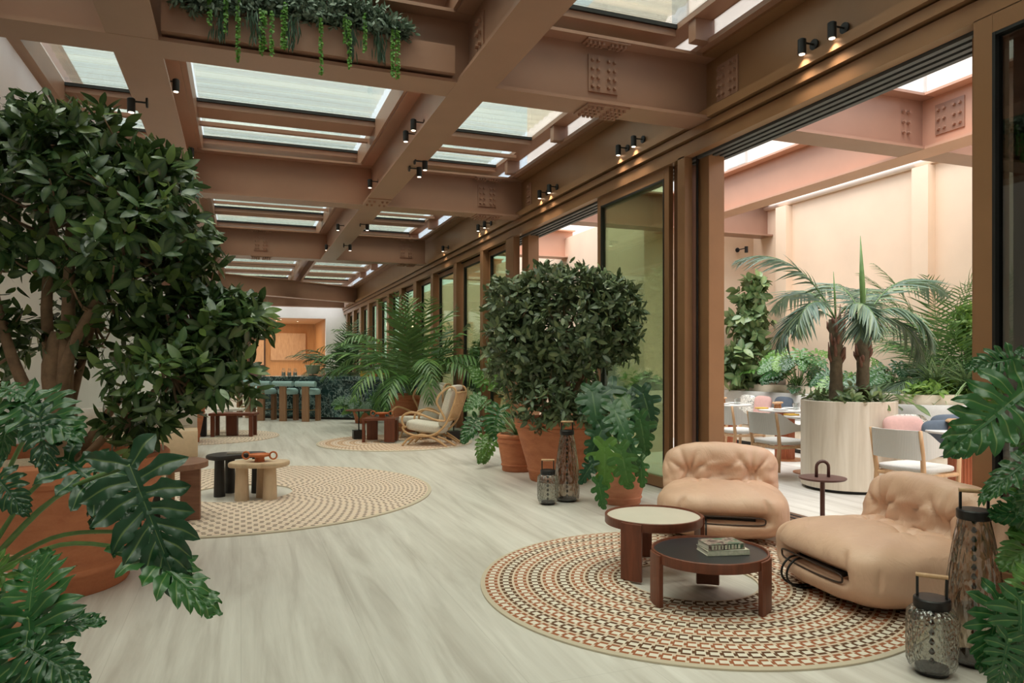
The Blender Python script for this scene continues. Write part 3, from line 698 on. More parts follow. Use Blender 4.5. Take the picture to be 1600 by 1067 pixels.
# ================================================================ group on the dashed rug
t = thing('side_table', 'round wooden side table with plank legs behind the leaning philodendron leaf', 'side table', (-.63, 7.40, .015), 0)
MB().lathe([(0, .46), (.33, .46), (.345, .465), (.345, .515), (.335, .52), (0, .52)], n=56).build('tabletop', 'walnut_side', t, smooth='auto')
MB().box((.20, -.17, .23), (.17, .06, .46), rz=-YAW + .25).build('leg', 'walnut_side', t, bevel=.004)
MB().box((-.16, -.02, .23), (.24, .07, .46), rz=-YAW - .5).build('leg', 'black_wood', t, bevel=.004)['label'] = 'black plank leg'
MB().box((.0, .22, .23), (.07, .05, .46), rz=.4).build('leg', 'oak', t, bevel=.004)
def blob_table(name, loc, rz, poly, h, th, mat, legs, r0, r1, label):
    t = thing(name, label, 'side table', loc, rz)
    P = spline([(x, y, 0) for x, y in poly], 8, True); P = [(p.x, p.y) for p in P]; n = len(P)
    mb = MB(); rings = [(.97, h - th), (1.0, h - th + .012), (1.0, h - .012), (.97, h)]
    vs = [(x * k, y * k, z) for k, z in rings for x, y in P]
    fs = [(j * n + i, j * n + (i + 1) % n, (j + 1) * n + (i + 1) % n, (j + 1) * n + i) for j in range(3) for i in range(n)] + [tuple(range(n - 1, -1, -1)), tuple(range(3 * n, 4 * n))]
    mb.add(vs, fs); mb.build('tabletop', mat, t, smooth='auto')
    for x, y in legs: MB().cyl((x, y, 0), (x, y, h - th + .004), r1, r0, 20).build('leg', mat, t, smooth='auto')
    return t
blob_table('side_table', (-.06, 8.52, .0), ang(1, 0), [(-.27, -.12), (-.22, .14), (.02, .22), (.24, .22), (.30, .08), (.12, -.08), (-.08, -.26)], .45, .045, 'black_wood', [(-.12, -.12), (.20, .12), (-.10, .12)], .05, .06, 'black wooden side table with a pebble-shaped top and three tapering legs')
blob_table('side_table', (.19, 8.15, .0), ang(1, 0), [(-.30, -.10), (-.27, .12), (-.08, .19), (.20, .19), (.29, .10), (.26, -.12), (.08, -.18), (-.16, -.19)], .40, .05, 'pale_stone_wood', [(-.16, -.08), (.13, -.06), (.0, .11)], .062, .075, 'pale tan side table with a rounded top and thick round legs')
def double_ring(loc, rz, label, s=1.0, cat='ornament'):
    t = thing('ring_handled_bowl', label, 'bowl', loc, rz, 'orange ring-handled bowls'); t.scale = (s, s, s)
    MB().lathe([(0, 0), (.05, 0), (.045, .03), (.05, .045), (.10, .055), (.105, .075), (.095, .078), (.085, .066), (0, .062)], n=36).build('bowl', 'clay_orange', t, smooth='auto')
    for sx in (-1, 1):
        MB().tube([(sx * .138 + .036 * math.cos(a), 0, .062 + .036 * math.sin(a)) for a in [2 * PI * i / 20 for i in range(20)]], .009, 8, True).build('ring_handle', 'clay_orange', t, smooth=True)
    return t
double_ring((.19, 8.15, .40), ang(1, 0) , 'orange clay bowl with two ring handles on the pale tan side table', 1.05)
t = thing('booklet', 'thin pale booklet lying on the black pebble-shaped table', 'booklet', (-.04, 8.53, .451), ang(1, .3))
MB().box((0, 0, .005), (.20, .12, .010)).build('pages', 'paper', t); MB().box((0, 0, .011), (.205, .125, .002)).build('cover', 'book_cover', t)

# ---- curved sofa along the left wall
def sofa_arc(loc, r, a0, a1, label, seat, back):
    t = thing('curved_sofa', label, 'sofa', loc)
    MB().lathe([(r - .42, .03), (r - .45, .10), (r - .45, .34), (r - .40, .42), (r + .36, .42), (r + .42, .36), (r + .42, .03)], n=40, a0=a0, a1=a1, close=True).build('seat', seat, t, smooth='auto')
    MB().lathe([(r + .22, .36), (r + .20, .70), (r + .26, .80), (r + .40, .80), (r + .46, .72), (r + .46, .03), (r + .36, .03)], n=40, a0=a0, a1=a1, close=True).build('backrest', back, t, smooth='auto')
    return t
sofa_arc((-.55, 11.0, 0), 1.35, PI * .52, PI * 1.22, 'curved cream sofa with a grey back against the left wall, behind the big ficus', 'tan_sofa', 'grey_sofa')
MB_ = MB().lathe([(0, .02), (.34, .02), (.42, .10), (.44, .24), (.40, .38), (.30, .44), (0, .45)], n=48)
tag(MB_.build('pouf', 'tan_sofa', loc=(-1.25, 9.55, .015), smooth=True), 'rounded beige pouf beside the big ficus pot', 'pouf')

# ---- far left bench group
t = thing('bench', 'dark reddish wooden bench on the far left rug', 'bench', (-.12, 15.25, .015), -.25, )
MB().box((0, 0, .43), (.86, .42, .05)).build('seat', 'walnut_red', t, bevel=.004)
for x, y in ((-.36, -.16), (.36, -.16), (-.36, .16), (.36, .16)): MB().box((x, y, .2), (.07, .07, .405)).build('leg', 'walnut_red', t, bevel=.003)
MB().box((-.05, .06, .2), (.20, .12, .40)).build('centre_panel', 'walnut_red', t)
t = thing('side_table', 'pale stone-topped side table behind the dark bench', 'side table', (-.22, 15.95, .014), 0)
MB().lathe([(0, .46), (.3, .46), (.3, .5), (0, .5)], n=40).build('tabletop', 'white_gloss', t, smooth='auto'); MB().box((0, 0, .23), (.14, .10, .46)).build('leg', 'white_gloss', t)
t = thing('plinth', 'black plinth box beside the orange glazed jar', 'plinth', (-.80, 15.55, .015))
MB().bb(-.17, .17, -.17, .17, 0, .42).build('body', 'black_metal', t, bevel=.004)
t = thing('glazed_jar', 'ribbed orange glazed jar beside the black plinth', 'jar', (-.93, 14.55, .015))
MB().lathe([(0, 0), (.15, 0), (.18, .03), (.185, .10), (.165, .13), (.185, .16), (.18, .26), (.155, .29), (.165, .33), (.14, .40), (.12, .42), (.11, .40), (0, .38)], n=40).build('body', 'glazed_orange', t, smooth='auto')

# ================================================================ bar
BA = math.atan2(-.56, .83)       # the bar front runs away from the camera to the left
br = thing('bar_counter', 'long dark green marble bar counter with a thick slab top', 'bar counter', (0.50, 20.08, 0), BA)
MB().bb(0, 4.6, .0, .9, .06, 1.0).build('body', 'green_marble', br); MB().bb(.02, 4.56, .04, .86, 0, .06).build('plinth', 'black_metal', br)
MB().bb(-.06, 4.66, -.07, 1.1, 1.0, 1.10).build('countertop', 'green_marble', br, bevel=.006)
MB().bb(0, .9, .9, 3.2, .06, 1.0).build('return_body', 'green_marble', br); MB().bb(-.06, .96, 1.1, 3.26, 1.0, 1.10).build('return_top', 'green_marble', br, bevel=.006)
Rb = Matrix.Rotation(BA, 3, 'Z')
def barp(x, y, z=0): p = Rb @ Vector((x, y, z)); return Vector((p.x + .50, p.y + 20.08, z))
def stool_proto():
    t = thing('bar_stool', 'x', 'bar stool', (0, 0, 0), 0, 'bar stools with pale blue upholstery')
    MB().bb(-.09, .09, -.27, -.20, 0, .92).build('leg', 'stool_oak', t, bevel=.006)
    MB().bb(-.19, -.10, -.02, .12, 0, .66).build('leg', 'stool_oak', t, bevel=.006); MB().bb(.10, .19, .05, .19, 0, .66).build('leg', 'stool_oak', t, bevel=.006)
    MB().lathe([(0, .66), (.22, .66), (.245, .69), (.25, .74), (.23, .79), (.18, .81), (0, .815)], n=36).build('seat', 'stool_fabric', t, smooth='auto')
    c = MB(); c.cyl((-.27, -.24, .93), (.27, -.24, .93), .068, n=22); c.build('backrest', 'stool_fabric', t, smooth='auto')
    MB().tube([(-.14, -.23, .28), (-.15, .05, .28)], .010, 8).build('footrest', 'brass', t)
    MB().tube([(.09, -.23, .28), (.14, .12, .28)], .010, 8).build('footrest', 'brass', t)
    return t
st = stool_proto()
words = ['the rightmost, nearest the palm', 'the middle of the front three', 'the left of the front three']
for i in range(3):
    p = barp(1.72 - i * .62, -.52); o = st if i == 0 else dup(st)
    o.location = p; o.rotation_euler = (0, 0, BA); o['label'] = 'pale blue bar stool facing the green marble front, ' + words[i]
for i in range(3):
    p = barp(-.50, .15 + i * .62); o = dup(st, p, BA - PI / 2); o['label'] = 'pale blue bar stool at the left end of the bar, %s' % ('nearest the camera', 'middle one', 'farthest one')[i]
# things on the bar
def vessel(name, prof, mat, label, cat, loc, grp=None):
    t = thing(name, label, cat, loc, 0, grp); MB().lathe(prof, n=24).build('body', mat, t, smooth='auto'); return t
for i, px in enumerate((414, 423, 433)):
    g = thing('carafe', 'clear glass carafe on the bar, %s' % ('leftmost of the three', 'middle of the three', 'rightmost of the three')[i], 'carafe', on_floor(px, 586.5, 1.1)[:2] + (1.10,), 0, 'glass carafes on the bar')
    g.location = barp(.45 + i * .17, .35, 1.1)
    MB().lathe([(0, .003), (.05, .003), (.055, .02), (.05, .12), (.03, .17), (.034, .21)], n=20).build('body', 'clear_glass', g, smooth=True)
    MB().lathe([(0, .006), (.046, .006), (.046, .10), (0, .10)], n=16).build('water', 'white_gloss', g, smooth='auto')
t = thing('ice_bucket', 'wide silver wine cooler bowl on the bar', 'wine cooler', barp(1.2, .55, 1.1))
MB().lathe([(0, .0), (.10, 0), (.12, .02), (.02, .03), (.02, .045), (.13, .06), (.17, .16), (.19, .27), (.215, .285), (.21, .30), (.18, .285), (.15, .12), (0, .09)], n=40).build('bowl', 'silver', t, smooth='auto')
for s in (-1, 1): MB().tube([(s * .2 + s * .03 * math.sin(a), .045 * math.cos(a), .24) for a in [PI * i / 8 for i in range(9)]], .008, 6).build('handle', 'silver', t)
for i, (x, y) in enumerate(((2.72, .5), (2.98, .5), (3.2, .55))):
    t = thing('menu_box', 'orange-yellow box on the bar top, %s' % ('leftmost', 'middle', 'rightmost')[i], 'box', barp(x, y, 1.1), BA, 'orange boxes on the bar')
    MB().bb(-.10, .10, -.07, .07, 0, .13).build('body', 'yellow_ochre' if i != 1 else 'clay_orange', t, bevel=.004)
botm = ['black_wood', 'clear_glass', 'white_gloss', 'black_wood', 'glazed_orange', 'clear_glass', 'white_gloss']
for i in range(7):
    t = thing('bottle', 'bottle standing among the glasses on the right of the bar, %s in the row' % ('first', 'second', 'third', 'fourth', 'fifth', 'sixth', 'last')[i], 'bottle', barp(2.75 + i * .13, .8 - .05 * (i % 2), 1.1), 0, 'bottles on the bar')
    MB().lathe([(0, 0), (.035, 0), (.038, .01), (.038, .17), (.014, .23), (.013, .29), (0, .295)], n=16).build('body', botm[i], t, smooth='auto')
    MB().lathe([(0, .29), (.015, .29), (.015, .32), (0, .322)], n=10).build('cap', 'brass', t)

# ================================================================ rattan armchairs
def rattan_chair(label, loc, rz):
    """front faces -Y"""
    t = thing('rattan_armchair', label, 'armchair', loc, rz, 'rattan armchairs')
    r = .019
    for s in (-1, 1):
        x = s * .33
        MB().tube(spline([(x, -.42, .34), (x, -.46, .30), (x, -.38, .22), (x, -.15, .17), (x, .10, .20), (x, .30, .36), (x, .42, .62), (x, .50, .88), (x, .47, 1.0), (x * .9, .36, 1.01), (x * 1.05, .22, .90), (x * 1.15, .17, .76), (x * 1.05, .24, .60), (x, .30, .45), (x * 1.05, .12, .46), (x * 1.15, -.12, .55), (x * 1.15, -.30, .58), (x * 1.1, -.44, .52), (x, -.47, .42), (x, -.44, .34)], 6), r, 10).build('side_frame', 'rattan', t, smooth=True)
        MB().tube(spline([(x * 1.1, -.46, .0), (x, -.34, .13), (x, -.12, .19), (x, .12, .13), (x * 1.1, .34, 0)], 6), r, 10).build('leg', 'rattan', t, smooth=True)
        MB().tube(spline([(x * .6, -.42, 0), (x * .75, -.26, .14), (x * .9, -.10, .18)], 5), r * .9, 8).build('leg', 'rattan', t, smooth=True)
        MB().tube(spline([(x * .6, .46, 0), (x * .75, .30, .10), (x * .9, .16, .17)], 5), r * .9, 8).build('leg', 'rattan', t, smooth=True)
    for y, z in ((-.42, .32), (-.15, .16), (.12, .19), (.36, .46), (.45, .72), (.50, .92)):
        MB().tube([(-.33, y, z), (.33, y, z)], r * .85, 8).build('crossbar', 'rattan', t, smooth=True)
    for i in range(9):
        x = -.26 + i * .065
        MB().tube([(x, .34, .42), (x, .45, .70), (x, .50, .92)], .011, 6).build('back_slat', 'rattan', t, smooth=True)
    cushion((.30, .33, .085), (0, -.12, .31), .45, .4, [wob], 60, 30, Matrix.Rotation(-.16, 3, 'X')).build('seat_cushion', 'cream_fabric', t, smooth=True)
    cushion((.29, .075, .36), (0, .29, .66), .4, .45, [wob], 60, 30, Matrix.Rotation(-.28, 3, 'X')).build('back_cushion', 'cream_fabric', t, smooth=True)
    cushion((.28, .05, .05), (0, .42, 1.0), .6, .5, [], 40, 20).build('head_roll', 'cream_fabric', t, smooth=True)
    return t
rattan_chair('rattan armchair with cream cushions nearest the camera, showing its slatted back', (3.20, 12.45, .015), -PI / 2 - .55 + 0)
rattan_chair('rattan armchair with cream cushions behind the other one, facing the camera', (3.30, 13.75, .015), -.95)
t = thing('coffee_table', 'dark wooden plank-legged coffee table in front of the rattan armchairs', 'coffee table', (2.42, 13.30, .015), -.35)
MB().bb(-.30, .30, -.25, .25, .39, .43).build('tabletop', 'walnut_red', t, bevel=.003)
MB().bb(.10, .29, -.25, -.20, 0, .39).build('leg', 'walnut_red', t); MB().bb(-.30, -.25, -.25, -.2, 0, .39).build('leg', 'walnut_red', t); MB().bb(.24, .29, .02, .24, 0, .39).build('leg', 'walnut_red', t); MB().bb(-.30, -.1, .20, .25, 0, .39).build('leg', 'walnut_red', t)
double_ring((2.44, 13.3, .445), -.35, 'orange clay ring-handled bowl on the dark coffee table by the rattan chairs', 1.2)
def block_table(loc, label):
    t = thing('side_table', label, 'side table', loc, 0, 'side tables with a dark block foot')
    MB().bb(-.11, .11, -.11, .11, 0, .16).build('base', 'black_wood', t, bevel=.003); MB().cyl((0, 0, .16), (0, 0, .53), .012, n=12).build('pole', 'black_metal', t)
    MB().lathe([(0, .53), (.25, .53), (.25, .545), (0, .547)], n=40).build('tabletop', 'walnut_red', t, smooth='auto')
block_table((2.1, 13.85, .015), 'small round dark side table with a block foot left of the coffee table')
block_table((3.75, 13.1, .015), 'small round dark side table with a block foot behind the near rattan chair')
# ================================================================ terrace furniture
def sweep(path, prof):
    """path: list of (x, y); prof: (offset to the right of travel, z)"""
    P = [Vector((x, y, 0)) for x, y in path]; n = len(P); vs = []
    for i, p in enumerate(P):
        t = (P[min(i + 1, n - 1)] - P[max(i - 1, 0)]).normalized(); nr = Vector((-t.y, t.x, 0))
        vs += [p + nr * o + Vector((0, 0, z)) for o, z in prof]
    m = len(prof); fs = [(i * m + j, i * m + (j + 1) % m, (i + 1) * m + (j + 1) % m, (i + 1) * m + j) for i in range(n - 1) for j in range(m)]
    fs += [tuple(range(m)), tuple((n - 1) * m + j for j in range(m - 1, -1, -1))]
    mb = MB(); mb.add(vs, fs); return mb
def smooth_path(pts, n=8): return [(p.x, p.y) for p in spline([(x, y, 0) for x, y in pts], n)]
def banquette(path, label):
    t = thing('banquette', label, 'banquette', (0, 0, 0), 0, 'curved banquettes on the terrace')
    sweep(path, [(.04, 0), (.04, .07), (.5, .07), (.5, 0)]).build('plinth', 'black_metal', t)
    sweep(path, [(0, .07), (0, .36), (.5, .36), (.5, .07)]).build('base', 'ledge_stone', t)
    sweep(path, [(-.02, .37), (-.03, .43), (.0, .48), (.44, .48), (.46, .37)]).build('seat_cushion', 'grey_fabric', t, smooth='auto')
    sweep(path, [(.40, .48), (.38, .86), (.42, .93), (.52, .93), (.56, .86), (.56, .48)]).build('backrest', 'grey_fabric', t, smooth='auto')
    sweep(path, [(.56, 0), (.56, 1.05), (.76, 1.05), (.76, 0)]).build('ledge', 'ledge_stone', t)
    return t
pathL = smooth_path([(8.30, 11.85), (8.36, 10.4), (8.34, 9.2), (8.12, 8.3), (7.72, 7.72), (7.35, 7.45)])
pathR = smooth_path([(7.28, 6.98), (7.30, 6.62), (7.55, 6.20), (8.2, 5.86), (9.0, 5.52), (9.1, 5.48)])
banquette(pathL, 'curved grey banquette with stone ledge left of the round palm planter')
banquette(pathR, 'grey banquette with stone ledge right of the round palm planter')
bed = MB()
def offp(path, o):
    P = [Vector((x, y, 0)) for x, y in path]; n = len(P); out = []
    for i, p in enumerate(P):
        t = (P[min(i + 1, n - 1)] - P[max(i - 1, 0)]).normalized(); out.append((p.x - t.y * o, p.y + t.x * o))
    return out
oL = offp(pathL, .77); oR = offp(pathR, .77)
# planting bed behind the ledges
q0 = [p for p in oL[:-6]]; 
bed.prism([(9.58, 11.9)] + q0 + [(8.35, 7.5), (8.3, 6.95), (8.6, 6.72), (9.4, 6.4), (9.58, 6.35)], .0, .97)
bo = bed.build('planting_bed', 'soil', None); tag(bo, 'raised soil bed between the banquette ledge and the terrace wall', 'planting bed')

def dining_chair(label, loc, rz):
    """front faces -Y"""
    t = thing('dining_chair', label, 'chair', loc, rz, 'woven rope dining chairs on the terrace')
    for s in (-1, 1):
        MB().tube([(s * .255, -.22, 0), (s * .265, -.24, .35), (s * .27, -.25, .655)], [.018, .021, .018], 10).build('leg', 'oak', t, smooth=True)
        MB().tube([(s * .225, .30, 0), (s * .235, .24, .42), (s * .245, .27, .62), (s * .25, .31, .83)], [.018, .024, .021, .015], 10).build('leg', 'oak', t, smooth=True)
        MB().tube([(s * .262, -.24, .40), (s * .24, .24, .40)], .019, 8).build('side_rail', 'oak', t)
    MB().tube([(-.26, -.23, .40), (.26, -.23, .40)], .019, 8).build('front_rail', 'oak', t); MB().tube([(-.24, .24, .40), (.24, .24, .40)], .019, 8).build('back_rail', 'oak', t)
    cushion((.265, .25, .035), (0, -.0, .455), .5, .35, [], 48, 16).build('seat_cushion', 'grey_fabric', t, smooth=True)
    # woven band: back and arms in one curve
    N = 40; pth = spline([(-.275, -.25, 0), (-.285, .05, 0), (-.26, .26, 0), (-.13, .345, 0), (0, .36, 0), (.13, .345, 0), (.26, .26, 0), (.285, .05, 0), (.275, -.25, 0)], 5)
    m = len(pth); b = MB(); vs = []
    for i, p in enumerate(pth):
        k = min(1, max(0, (p.y + .02) / .3)); k = k * k * (3 - 2 * k)
        z1 = .68 + .15 * k; z0 = .60 - .04 * k; o = .028 * k
        q = Vector((p.x, p.y, 0)); c = Vector((-p.x, -p.y, 0)).normalized() * .022
        vs += [q + Vector((0, 0, z0)), q + Vector((0, o, z1)), q + c + Vector((0, o, z1)), q + c + Vector((0, 0, z0))]
    b.add(vs, [(4 * i + j, 4 * i + (j + 1) % 4, 4 * i + 4 + (j + 1) % 4, 4 * i + 4 + j) for i in range(m - 1) for j in range(4)] + [(0, 1, 2, 3), (4 * m - 1, 4 * m - 2, 4 * m - 3, 4 * m - 4)])
    b.build('woven_back', 'rope_weave', t)
    return t
tw_ = NT('rope_weave'); g_ = tw_.n('ShaderNodeTexCoord'); sp_ = tw_.n('ShaderNodeSeparateXYZ'); tw_.l(g_.outputs['Object'], sp_.inputs[0])
ang_ = tw_.math('MULTIPLY', tw_.math('ARCTAN2', sp_.outputs[0], sp_.outputs[1]), 28)
st_ = tw_.math('LESS_THAN', tw_.math('FRACT', ang_), .22)
tw_.base(tw_.mix(tw_.math('MULTIPLY', st_, .55), lin((204, 202, 196)), lin((132, 128, 122)))); tw_.set(Roughness=.9); M['rope_weave'] = tw_.m
dining_chair('woven grey dining chair right of the round palm planter', (6.06, 5.12, 0), PI / 2 + .12)
dining_chair('woven grey dining chair just left of the round palm planter', (6.45, 7.42, 0), PI / 2 + .05)
dining_chair('woven grey dining chair, second to the left of the round palm planter', (6.88, 8.80, 0), PI / 2)
dining_chair('woven grey dining chair half hidden by the wide door post', (7.15, 10.02, 0), PI / 2)
def dining_table(loc, label):
    t = thing('dining_table', label, 'dining table', loc, 0, 'round dining tables on the terrace')
    MB().lathe([(0, .725), (.37, .725), (.385, .735), (.385, .748), (.375, .755), (0, .755)], n=48).build('tabletop', 'table_top_grey', t, smooth='auto')
    pr = [];
    mb = MB(); n = 60; vs = []
    for z in (.02, .725):
        for i in range(n): a = 2 * PI * i / n; r = .135 + (.008 if i % 2 else -.004); vs.append((r * math.cos(a), r * math.sin(a), z))
    mb.add(vs, [(i, (i + 1) % n, n + (i + 1) % n, n + i) for i in range(n)]); mb.build('pedestal', 'fluted_clay', t)
    MB().lathe([(0, 0), (.27, 0), (.27, .012), (.14, .02), (0, .02)], n=40).build('base', 'copper', t, smooth='auto')
    return t
TB = [((7.03, 5.37), 'right of the planter', 'right'), ((7.08, 7.50), 'just left of the planter', 'just left'), ((7.66, 8.72), 'second left of the planter', 'second left'), ((7.76, 10.2), 'farthest, by the wide door post', 'farthest')]
def cup_thing(name, prof, mat, label, cat, loc, grp): 
    t = MB().lathe(prof, n=20).build(name, mat, loc=loc, smooth='auto'); return tag(t, label, cat, grp)
for (x, y), w, w2 in TB:
    dining_table((x, y, 0), 'round pale dining table with fluted clay pedestal, ' + w)
    for k, (dx, dy) in enumerate(((-.14, .02), (-.02, .10))):
        t = thing('table_lamp', 'small copper mushroom-shaped pot on the terrace table %s, %s' % (w2, 'nearer' if k == 0 else 'farther'), 'pot', (x + dx, y + dy, .755), 0, 'copper pots on the terrace tables')
        MB().lathe([(0, 0), (.04, 0), (.034, .02), (.03, .07), (.045, .085), (0, .087)], n=20).build('body', 'copper', t, smooth='auto')
        MB().lathe([(0, .085), (.058, .085), (.062, .095), (.055, .108), (0, .11)], n=20).build('lid', 'oak', t, smooth='auto')
    for k, (dx, dy) in enumerate(((-.20, -.14), (.18, .06))):
        cup_thing('plate', [(0, 0), (.07, 0), (.12, .012), (.12, .016), (.07, .006), (0, .006)], 'white_gloss', 'pale plate on the terrace table %s, %s side' % (w2, 'chair' if k == 0 else 'bench'), 'plate', (x + dx, y + dy, .755), 'plates on the terrace tables')
    for k, (dx, dy) in enumerate(((.08, -.16), (.0, -.22))):
        cup_thing('drinking_glass', [(0, 0), (.03, 0), (.042, .10), (.040, .10), (.028, .006), (0, .006)], 'clear_glass', 'drinking glass on the terrace table %s, %s' % (w2, 'closer to the bench' if k == 0 else 'closer to the edge'), 'glass', (x + dx, y + dy, .755), 'glasses on the terrace tables')
for i, (x, y, w2) in enumerate(((6.95, 7.68, 'just left of the planter'), (7.52, 8.95, 'second left of the planter'))):
    t = tag(MB().box((0, 0, .01), (.16, .12, .02)).build('napkin', 'yellow_ochre', loc=(x - .12, y - .03, .755), bevel=.004), 'ochre folded napkin on the terrace table ' + w2, 'napkin')
def pillow(loc, rz, tilt, s, mat, label, grp='scatter cushions on the banquettes'):
    R = Matrix.Rotation(tilt, 3, 'X')
    mb = cushion((s, .075, s * .92), (0, 0, 0), .55, .9, [], 40, 24, R)
    # pinch: four corners drawn out
    mb.v = [(x * (1 + .14 * min(1, abs(z) / s)), y, z) for x, y, z in mb.v]
    o = mb.build('cushion', mat, loc=loc, smooth=True); o.rotation_euler = (0, 0, rz); return tag(o, label, 'cushion', grp)
pt = NT('cushion_print'); n_ = pt.noise(pt.coord((1, 1, 1)), 26, 2, .5, 1.5); pt.base(pt.ramp(n_, [(.44, lin((236, 232, 222))), (.5, lin((40, 66, 60))), (.56, lin((236, 232, 222)))])); pt.set(Roughness=.9); M['cushion_print'] = pt.m
PL = [((8.60, 10.75), -PI / 2, 'cushion_print', 'patterned leaf-print cushion on the left banquette beside the pink one, farther'), ((8.58, 10.32), -PI / 2, 'cushion_pink', 'pink cushion on the left banquette before the grey-blue one'),
      ((8.68, 9.92), -PI / 2, 'cushion_navy', 'grey-blue cushion on the left banquette'), ((8.60, 9.05), -PI / 2 - .1, 'cushion_print', 'patterned leaf-print cushion on the left banquette nearest the planter'), ((8.42, 8.72), -PI / 2 - .4, 'cushion_pink', 'pink cushion on the left banquette nearest the planter')]
for (x, y), rz, m, lb in PL: pillow((x, y, .69), rz, -.15, .20, m, lb)
for (px, d, m, lb) in ((1420, 7.98, 'cushion_print', 'patterned leaf-print cushion on the right banquette behind the pink one'), (1412, 7.80, 'cushion_pink', 'pink cushion on the right banquette beside the planter'), (1486, 7.95, 'cushion_navy', 'large grey-blue cushion on the right banquette'), (1474, 7.55, 'cushion_navy', 'dark blue bag-like cushion low at the front of the right banquette')):
    p = at(px, 600, d); pillow((p.x, p.y, .69 if 'low' not in lb else .66), -YAW, -.15, .21, m, lb)

# ---- round travertine planter
t = thing('round_planter', 'round travertine planter holding two small palms', 'planter', (6.62, 6.49, 0))
MB().lathe([(0, .035), (.51, .035), (.515, .04), (.515, 1.015), (.51, 1.02), (.47, 1.02), (.46, .95), (0, .95)], n=72).build('body', 'planter_stone', t, smooth='auto')
MB().lathe([(0, 0), (.47, 0), (.47, .04), (0, .04)], n=48).build('plinth', 'black_metal', t)
MB().lathe([(0, .955), (.465, .955)], n=40).build('soil', 'soil', t)

# ================================================================ plants: leaf templates
def strip(L, W, n=5, droop=.15, fold=.12, prof=None, curl=0):
    """leaf blade along +Y, normal +Z"""
    V = []; vein = []
    for i in range(n + 1):
        t = i / n; w = W / 2 * (math.sin(PI * min(1, t ** .85 * .98 + .01)) ** .75 if prof is None else prof(t))
        y = L * t; z = -droop * L * t * t
        V += [(-w, y, z + fold * w), (0, y, z), (w, y, z + fold * w)]; vein += [0, 1, 0]
    F = []
    for i in range(n):
        a = 3 * i; F += [(a, a + 1, a + 4, a + 3), (a + 1, a + 2, a + 5, a + 4)]
    return np.array(V), F, np.array(vein, float)
def merge(parts):
    V = []; F = []; Q = []; o = 0
    for v, f, q in parts: V.append(v); F += [tuple(i + o for i in x) for x in f]; Q.append(q); o += len(v)
    return np.concatenate(V), F, np.concatenate(Q)
def lobed(nl=8, ll=.5, lw=.13, spread=(2.2, .35), droop=.22, wav=.03, seed=0, tipw=.12, backfold=.25, blunt=0):
    """deeply cut leaf, midrib of length 1 along +Y"""
    rnd = random.Random(seed); parts = []
    def sag(x, y): return -droop * y * abs(y) * .6 - .30 * x * x + backfold * abs(x) * .5
    CS = (-1, -.13, 0, .13, 1); QV = (0, 0, 1, 0, 0)
    def quads(n): return [(5 * i + j, 5 * i + j + 1, 5 * i + j + 6, 5 * i + j + 5) for i in range(n) for j in range(4)]
    def lobe(x0, y0, a, L, W, sgn_):
        n = 9; V = []; q = []; ph = rnd.random() * 6; bend = rnd.uniform(.15, .4); cx, cyy = x0, y0
        for i in range(n + 1):
            t = i / n; aa = a - bend * t; dx, dy = math.sin(aa) * sgn_, math.cos(aa); nx, ny = dy, -dx
            if i: cx += dx * L / n; cyy += dy * L / n
            if blunt: w = W * .5 * (1.0 - .10 * math.sin(PI * t)) * max(0, 1 - t ** 6) ** .5 + .002
            else: w = W * .5 * (.98 - .22 * math.sin(PI * min(1, t * 2.2)) * (t < .45) + .5 * max(0, math.sin(PI * (t * 1.15 - .25))) + .14 * math.sin(t * 19 + ph) * (t > .3)) * max(0, 1 - t ** 4) ** .8 + .0015
            for s, vq in zip(CS, QV):
                X = cx + nx * w * s; Y = cyy + ny * w * s
                V.append((X, Y, sag(X, Y) + wav * math.sin(t * 8 + ph) * t - (.0 if s else .006) + wav * .5 * math.sin(t * 13 + ph * 2 + s * 2) * (abs(s) > .5))); q.append(vq)
        parts.append((np.array(V), quads(n), np.array(q, float)))
    for s in (-1, 1):
        for k in range(nl):
            f = k / (nl - 1); a = spread[0] + (spread[1] - spread[0]) * f ** .6
            L = ll * (1.0 - .55 * f ** 1.6) * rnd.uniform(.9, 1.08) * (.78 if k == 0 else 1)
            lobe(0, .01 + .84 * f, a, L, lw * (1 - .25 * f), s)
    lobe(0, .84, .15, .24, tipw, 1)
    n = 9; V = []; q = []
    for i in range(n + 1):
        t = i / n; y = t * .9; w = (.05 * (1 - t * .6) if not blunt else .27 * (1 - t * .55) * min(1, .35 + t * 4))
        for s, vq in zip(CS, QV): V.append((w * s, y, sag(w * s, y) + .003)); q.append(vq)
    parts.append((np.array(V), quads(n), np.array(q, float)))
    return merge(parts)
PHILO = [lobed(8, .50, .135, (2.3, .55), .25, .03, s, .10) for s in range(5)]
MONST = [lobed(5, .52, .27, (2.5, .55), .25, .012, s + 10, .2, .25, 1) for s in range(4)]
FICUS = [strip(1, .40, 5, d, .08) for d in (.05, .18, .34)]
RUBBER = [strip(1, .55, 5, d, .2) for d in (.05, .2, .35)]
GRASS = [strip(1, .05, 7, d, .3, lambda t: (1 - t) ** .6) for d in (.5, .8, 1.0)]
LEAFLET = [strip(1, .075, 4, d, .5, lambda t: min(1, t * 6 + .3) * (1 - t ** 2.2)) for d in (.08, .22, .4)]
SMALL = [strip(1, .38, 3, d, .1) for d in (.0, .2)]
def unit(a): return a / np.maximum(1e-9, np.linalg.norm(a, axis=-1, keepdims=True))
